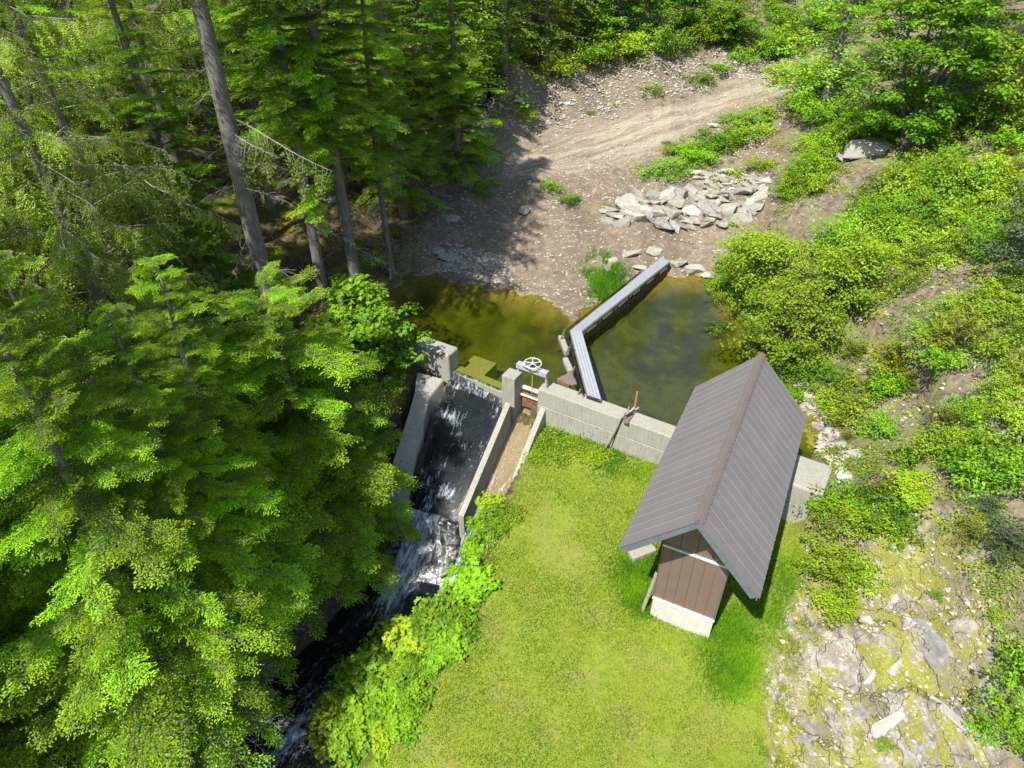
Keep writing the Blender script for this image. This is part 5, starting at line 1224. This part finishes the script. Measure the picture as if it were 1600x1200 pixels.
# ------------------------------------------------------------------ countless small stuff
def scatter_poly(poly, n, g):
    xs = [p[0] for p in poly]; ys = [p[1] for p in poly]; X = g.uniform(min(xs), max(xs), n*6); Y = g.uniform(min(ys), max(ys), n*6); m = in_poly(X, Y, poly); return X[m][:n], Y[m][:n]
def zt(X, Y):
    """height on the actual ground sheet"""
    ix = np.clip(np.searchsorted(GX, X)-1, 0, nx-2); iy = np.clip(np.searchsorted(GY, Y)-1, 0, ny-2)
    fx = (X-GX[ix])/(GX[ix+1]-GX[ix]); fy = (Y-GY[iy])/(GY[iy+1]-GY[iy])
    return (ZZ[iy,ix]*(1-fx)+ZZ[iy,ix+1]*fx)*(1-fy) + (ZZ[iy+1,ix]*(1-fx)+ZZ[iy+1,ix+1]*fx)*fy
def blades(name, X, Y, hmin, hmax, wd, mat_, lab, seed=0, lean=.4, cat='grass', z=None):
    g = np.random.default_rng(seed); n = len(X); Z = (zt(X, Y) if z is None else z) - .01
    a = g.uniform(0, 6.28, n); h = g.uniform(hmin, hmax, n); b = np.stack([X, Y, Z], -1); sd = np.stack([np.cos(a), np.sin(a), a*0], -1)*wd/2
    an_ = g.uniform(0, 6.28, n); ln = np.stack([np.cos(an_), np.sin(an_), 0*an_], -1)*(g.uniform(0, lean, n)*h)[:,None]; tipp = b + ln*1.2 + np.stack([0*h,0*h,h*.95],-1)
    V_ = np.stack([b-sd, b+sd, tipp], 1).reshape(-1,3); F_ = np.arange(3*n).reshape(-1,3)
    tp = np.clip(fbm(X*1.4, Y*1.4, 61, 3)*1.5-.4 + g.normal(0,.15,n), 0, 1)
    o = obj(name, mesh_np(name, V_, F_, M[mat_], attrs={'tip': np.repeat(tp, 3)})); return tag(o, lab, cat, kind='stuff')
g = np.random.default_rng(5)
X, Y = scatter_poly(LAWN, 260000, g); m = (Y > 7.0) & (fbm(X*.9, Y*.9, 71, 3) + g.normal(0,.10,len(X)) > .40); X, Y = X[m], Y[m]
blades('lawn_grass', X[:150000], Y[:150000], .03, .10, .03, 'grass', 'short yellow green mown grass with drier patches', 1, .8)
tallp = [GP([(852,660),(1035,725),(1020,760),(940,740),(870,700),(830,740),(815,700)]), GP([(985,865),(1030,860),(1020,960),(990,955),(955,900)]), GP([(1120,960),(1200,930),(1240,830),(1262,830),(1240,930),(1205,1010),(1190,1070),(1150,1060),(1110,1010)]), GP([(1095,1000),(1160,960),(1180,1050),(1150,1100),(1120,1080)])]
XS, YS = [], []
for i, pl in enumerate(tallp):
    X, Y = scatter_poly(pl, 9000, g); kk = fbm(X*2.2, Y*2.2, 17, 3) > .40; X, Y = X[kk], Y[kk]; XS.append(X + g.normal(0,.22,len(X))); YS.append(Y + g.normal(0,.22,len(Y)))
X = np.concatenate(XS); Y = np.concatenate(YS)
blades('tall_grass', X, Y, .06, .22, .03, 'tallgrass', 'taller deep green grass along the dam foot and around the shed', 2, .7)
X, Y = scatter_poly(GP([(915,412),(945,405),(985,440),(965,462),(930,478),(925,450)]), 3500, g)
X = X + g.normal(0,.25,len(X)); Y = Y + g.normal(0,.25,len(Y)); mm = (zt(X,Y) > -.12) & (fbm(X*2,Y*2,19,2) > .38); X, Y = X[mm], Y[mm]
blades('reeds', X, Y, .12, .42, .035, 'tallgrass', 'green reeds growing at the pond edge left of the walkway', 3, .35, 'reeds')
X, Y = scatter_poly(GP([(1185,1060),(1205,1060),(1262,840),(1290,850),(1250,990),(1235,1120),(1240,1199),(1190,1199)]), 9000, g)
X = X + g.normal(0,.2,len(X)); Y = Y + g.normal(0,.2,len(Y)); mm = fbm(X*2.6,Y*2.6,29,3) > .5
blades('edge_grass', X[mm], Y[mm], .04, .16, .03, 'grass', 'uneven grass creeping from the lawn onto the bedrock', 6, .7)
# broad weeds in the lawn edges and everywhere on the slopes
fo = Fol()
def weeds(poly, n, size, g, lobes=1, lift=.12):
    X, Y = scatter_poly(poly, n, g); keep = fbm(X*.8, Y*.8, 91, 3) > .47; X, Y = X[keep], Y[keep]
    per = 9; c = np.repeat(np.stack([X, Y, zt(X,Y)], -1), per, 0) + g.normal(0, 1, (len(X)*per, 3))*np.array([.09,.09,.0]); c[:,2] += g.uniform(.02, lift, len(c))
    nr = np.stack([g.normal(0,.4,len(c)), g.normal(0,.4,len(c)), np.ones(len(c))], -1); star_leaves(fo, g, c, nr, size*g.uniform(.5,1.2,len(c)), np.repeat(g.uniform(0,1,len(X)), per), lobes)
weeds(HILL, 3800, .09, g); weeds(GP([(1260,640),(1480,740),(1599,800),(1599,1190),(1560,1190),(1540,950),(1440,790),(1340,840),(1290,780)]), 1100, .07, g)
weeds(GP([(820,700),(860,660),(1030,720),(1000,760),(900,720),(850,760),(790,830)]), 900, .08, g, 1, .16); weeds(GP([(780,780),(830,720),(840,780),(790,850),(770,900),(740,960)]), 500, .08, g)
weeds(LAWN, 2600, .05, g, 1, .05); weeds(US, 700, .08, g); weeds(GP([(1010,260),(1200,170),(1230,230),(1190,290),(1080,290)]), 700, .09, g)
weeds(DIRT, 500, .06, g, 1, .06)
tag(obj('weeds', fo.mesh('weeds', M['alder'], M['stem'])), 'low leafy weeds spread over the hillside and lawn edges', 'weeds', kind='stuff')
# stones
def pebbles(name, sets, lab, mat_):
    Vb = []; rs = np.random.default_rng(8); base = np.array([[1,0,0],[-1,0,0],[0,1,0],[0,-1,0],[0,0,1],[0,0,-.6]]); fb = np.array([[0,2,4],[2,1,4],[1,3,4],[3,0,4],[2,0,5],[1,2,5],[3,1,5],[0,3,5]]); Fb = []; off = 0
    for poly, n, s0_, s1_ in sets:
        X, Y = scatter_poly(poly, n, rs); Z = zt(X, Y); n_ = len(X); s = s0_*(s1_/s0_)**(rs.random(n_)**2.5); a = rs.uniform(0,6.28,n_)
        b = base[None]*(s[:,None,None]*rs.uniform(.6,1.2,(n_,6,1)))*np.array([1,.75,.6]); ca, sa_ = np.cos(a)[:,None], np.sin(a)[:,None]
        v = np.stack([b[...,0]*ca - b[...,1]*sa_, b[...,0]*sa_ + b[...,1]*ca, b[...,2]], -1) + np.stack([X,Y,Z+s*.1],-1)[:,None]
        Vb.append(v.reshape(-1,3)); Fb.append((fb[None] + (np.arange(n_)*6)[:,None,None]).reshape(-1,3)+off); off += n_*6
    tag(obj(name, mesh_np(name, np.concatenate(Vb), np.concatenate(Fb), M[mat_])), lab, 'gravel', kind='stuff')
pebbles('gravel', [(DIRT, 16000, .015, .11), (GP([(700,180),(860,130),(1080,90),(1180,60),(1280,105),(1160,128),(930,190),(800,215)]), 5000, .03, .16), (ROAD, 3500, .02, .07), (ROCK, 3500, .02, .10), (HILL, 2500, .02, .12), (GP([(1230,560),(1290,640),(1330,700),(1310,760),(1260,690),(1220,600)]), 900, .04, .18),(GP([(680,425),(800,450),(800,400),(700,380)]), 1500, .03, .14)], 'loose gravel and small stones over the bank, road and slopes', 'litter')
pebbles('creek_stones', [(plunge_poly, 120, .08, .35), ([(p[0]-1.6, p[1]) for p in creek[:6]] + [(p[0]+1.6, p[1]) for p in creek[:6]][::-1], 300, .06, .32)], 'dark wet stones in the creek bed', 'rock_grey')
# dead twigs and sticks on the ground
fo = Fol(); X, Y = scatter_poly(HILL, 700, g); X2, Y2 = scatter_poly(US, 400, g); X3, Y3 = scatter_poly(GP([(690,430),(640,300),(720,180),(800,200),(800,400)]), 400, g)
X = np.concatenate([X,X2,X3]); Y = np.concatenate([Y,Y2,Y3]); Z = zt(X,Y)
for x, y, z in zip(X, Y, Z):
    a = g.uniform(0,6.28); l_ = g.uniform(.2,.9); d = np.array([math.cos(a), math.sin(a), g.uniform(-.1,.3)])*l_; fo.twig(np.array([[x,y,z+.02]]) + d*np.array([[0],[.5],[1]]) + np.array([[0,0,0],[0,0,.04],[0,0,0]]), .010, .004)
tag(obj('fallen_twigs', fo.mesh('fallen_twigs', M['twig'], M['twig'])), 'grey dead twigs scattered over the slopes and forest floor', 'twigs', kind='stuff')
# dead brush over the dark creek gap
for k, (px, py, zz_, rz, lab) in enumerate([(330,960,-1.5,-.9,'grey dead brush hanging over the dark creek gap, uppermost clump'),(350,1020,-2.0,-1.2,'grey dead brush clump in the middle of the dark gap'),(330,1075,-2.6,-.5,'bare dead branches reaching over the black creek water'),(330,1120,-3.0,-.6,'lowest bare dead branches beside the dark creek'),(220,1100,-1.0,-.5,'pale dead twigs between the lower left boughs')]):
    p = P(px, py, zz_); root = empty('dead_brush', p); tag(root, lab, 'dead brush')
    for j in range(6): obj('dead_branch', DB[(j+k) % 4], root, (0,0,0), (0, random.Random(j+k*9).uniform(-.3,.7), rz + (j-2.5)*.32), random.Random(j*3+k).uniform(.6,1.0))
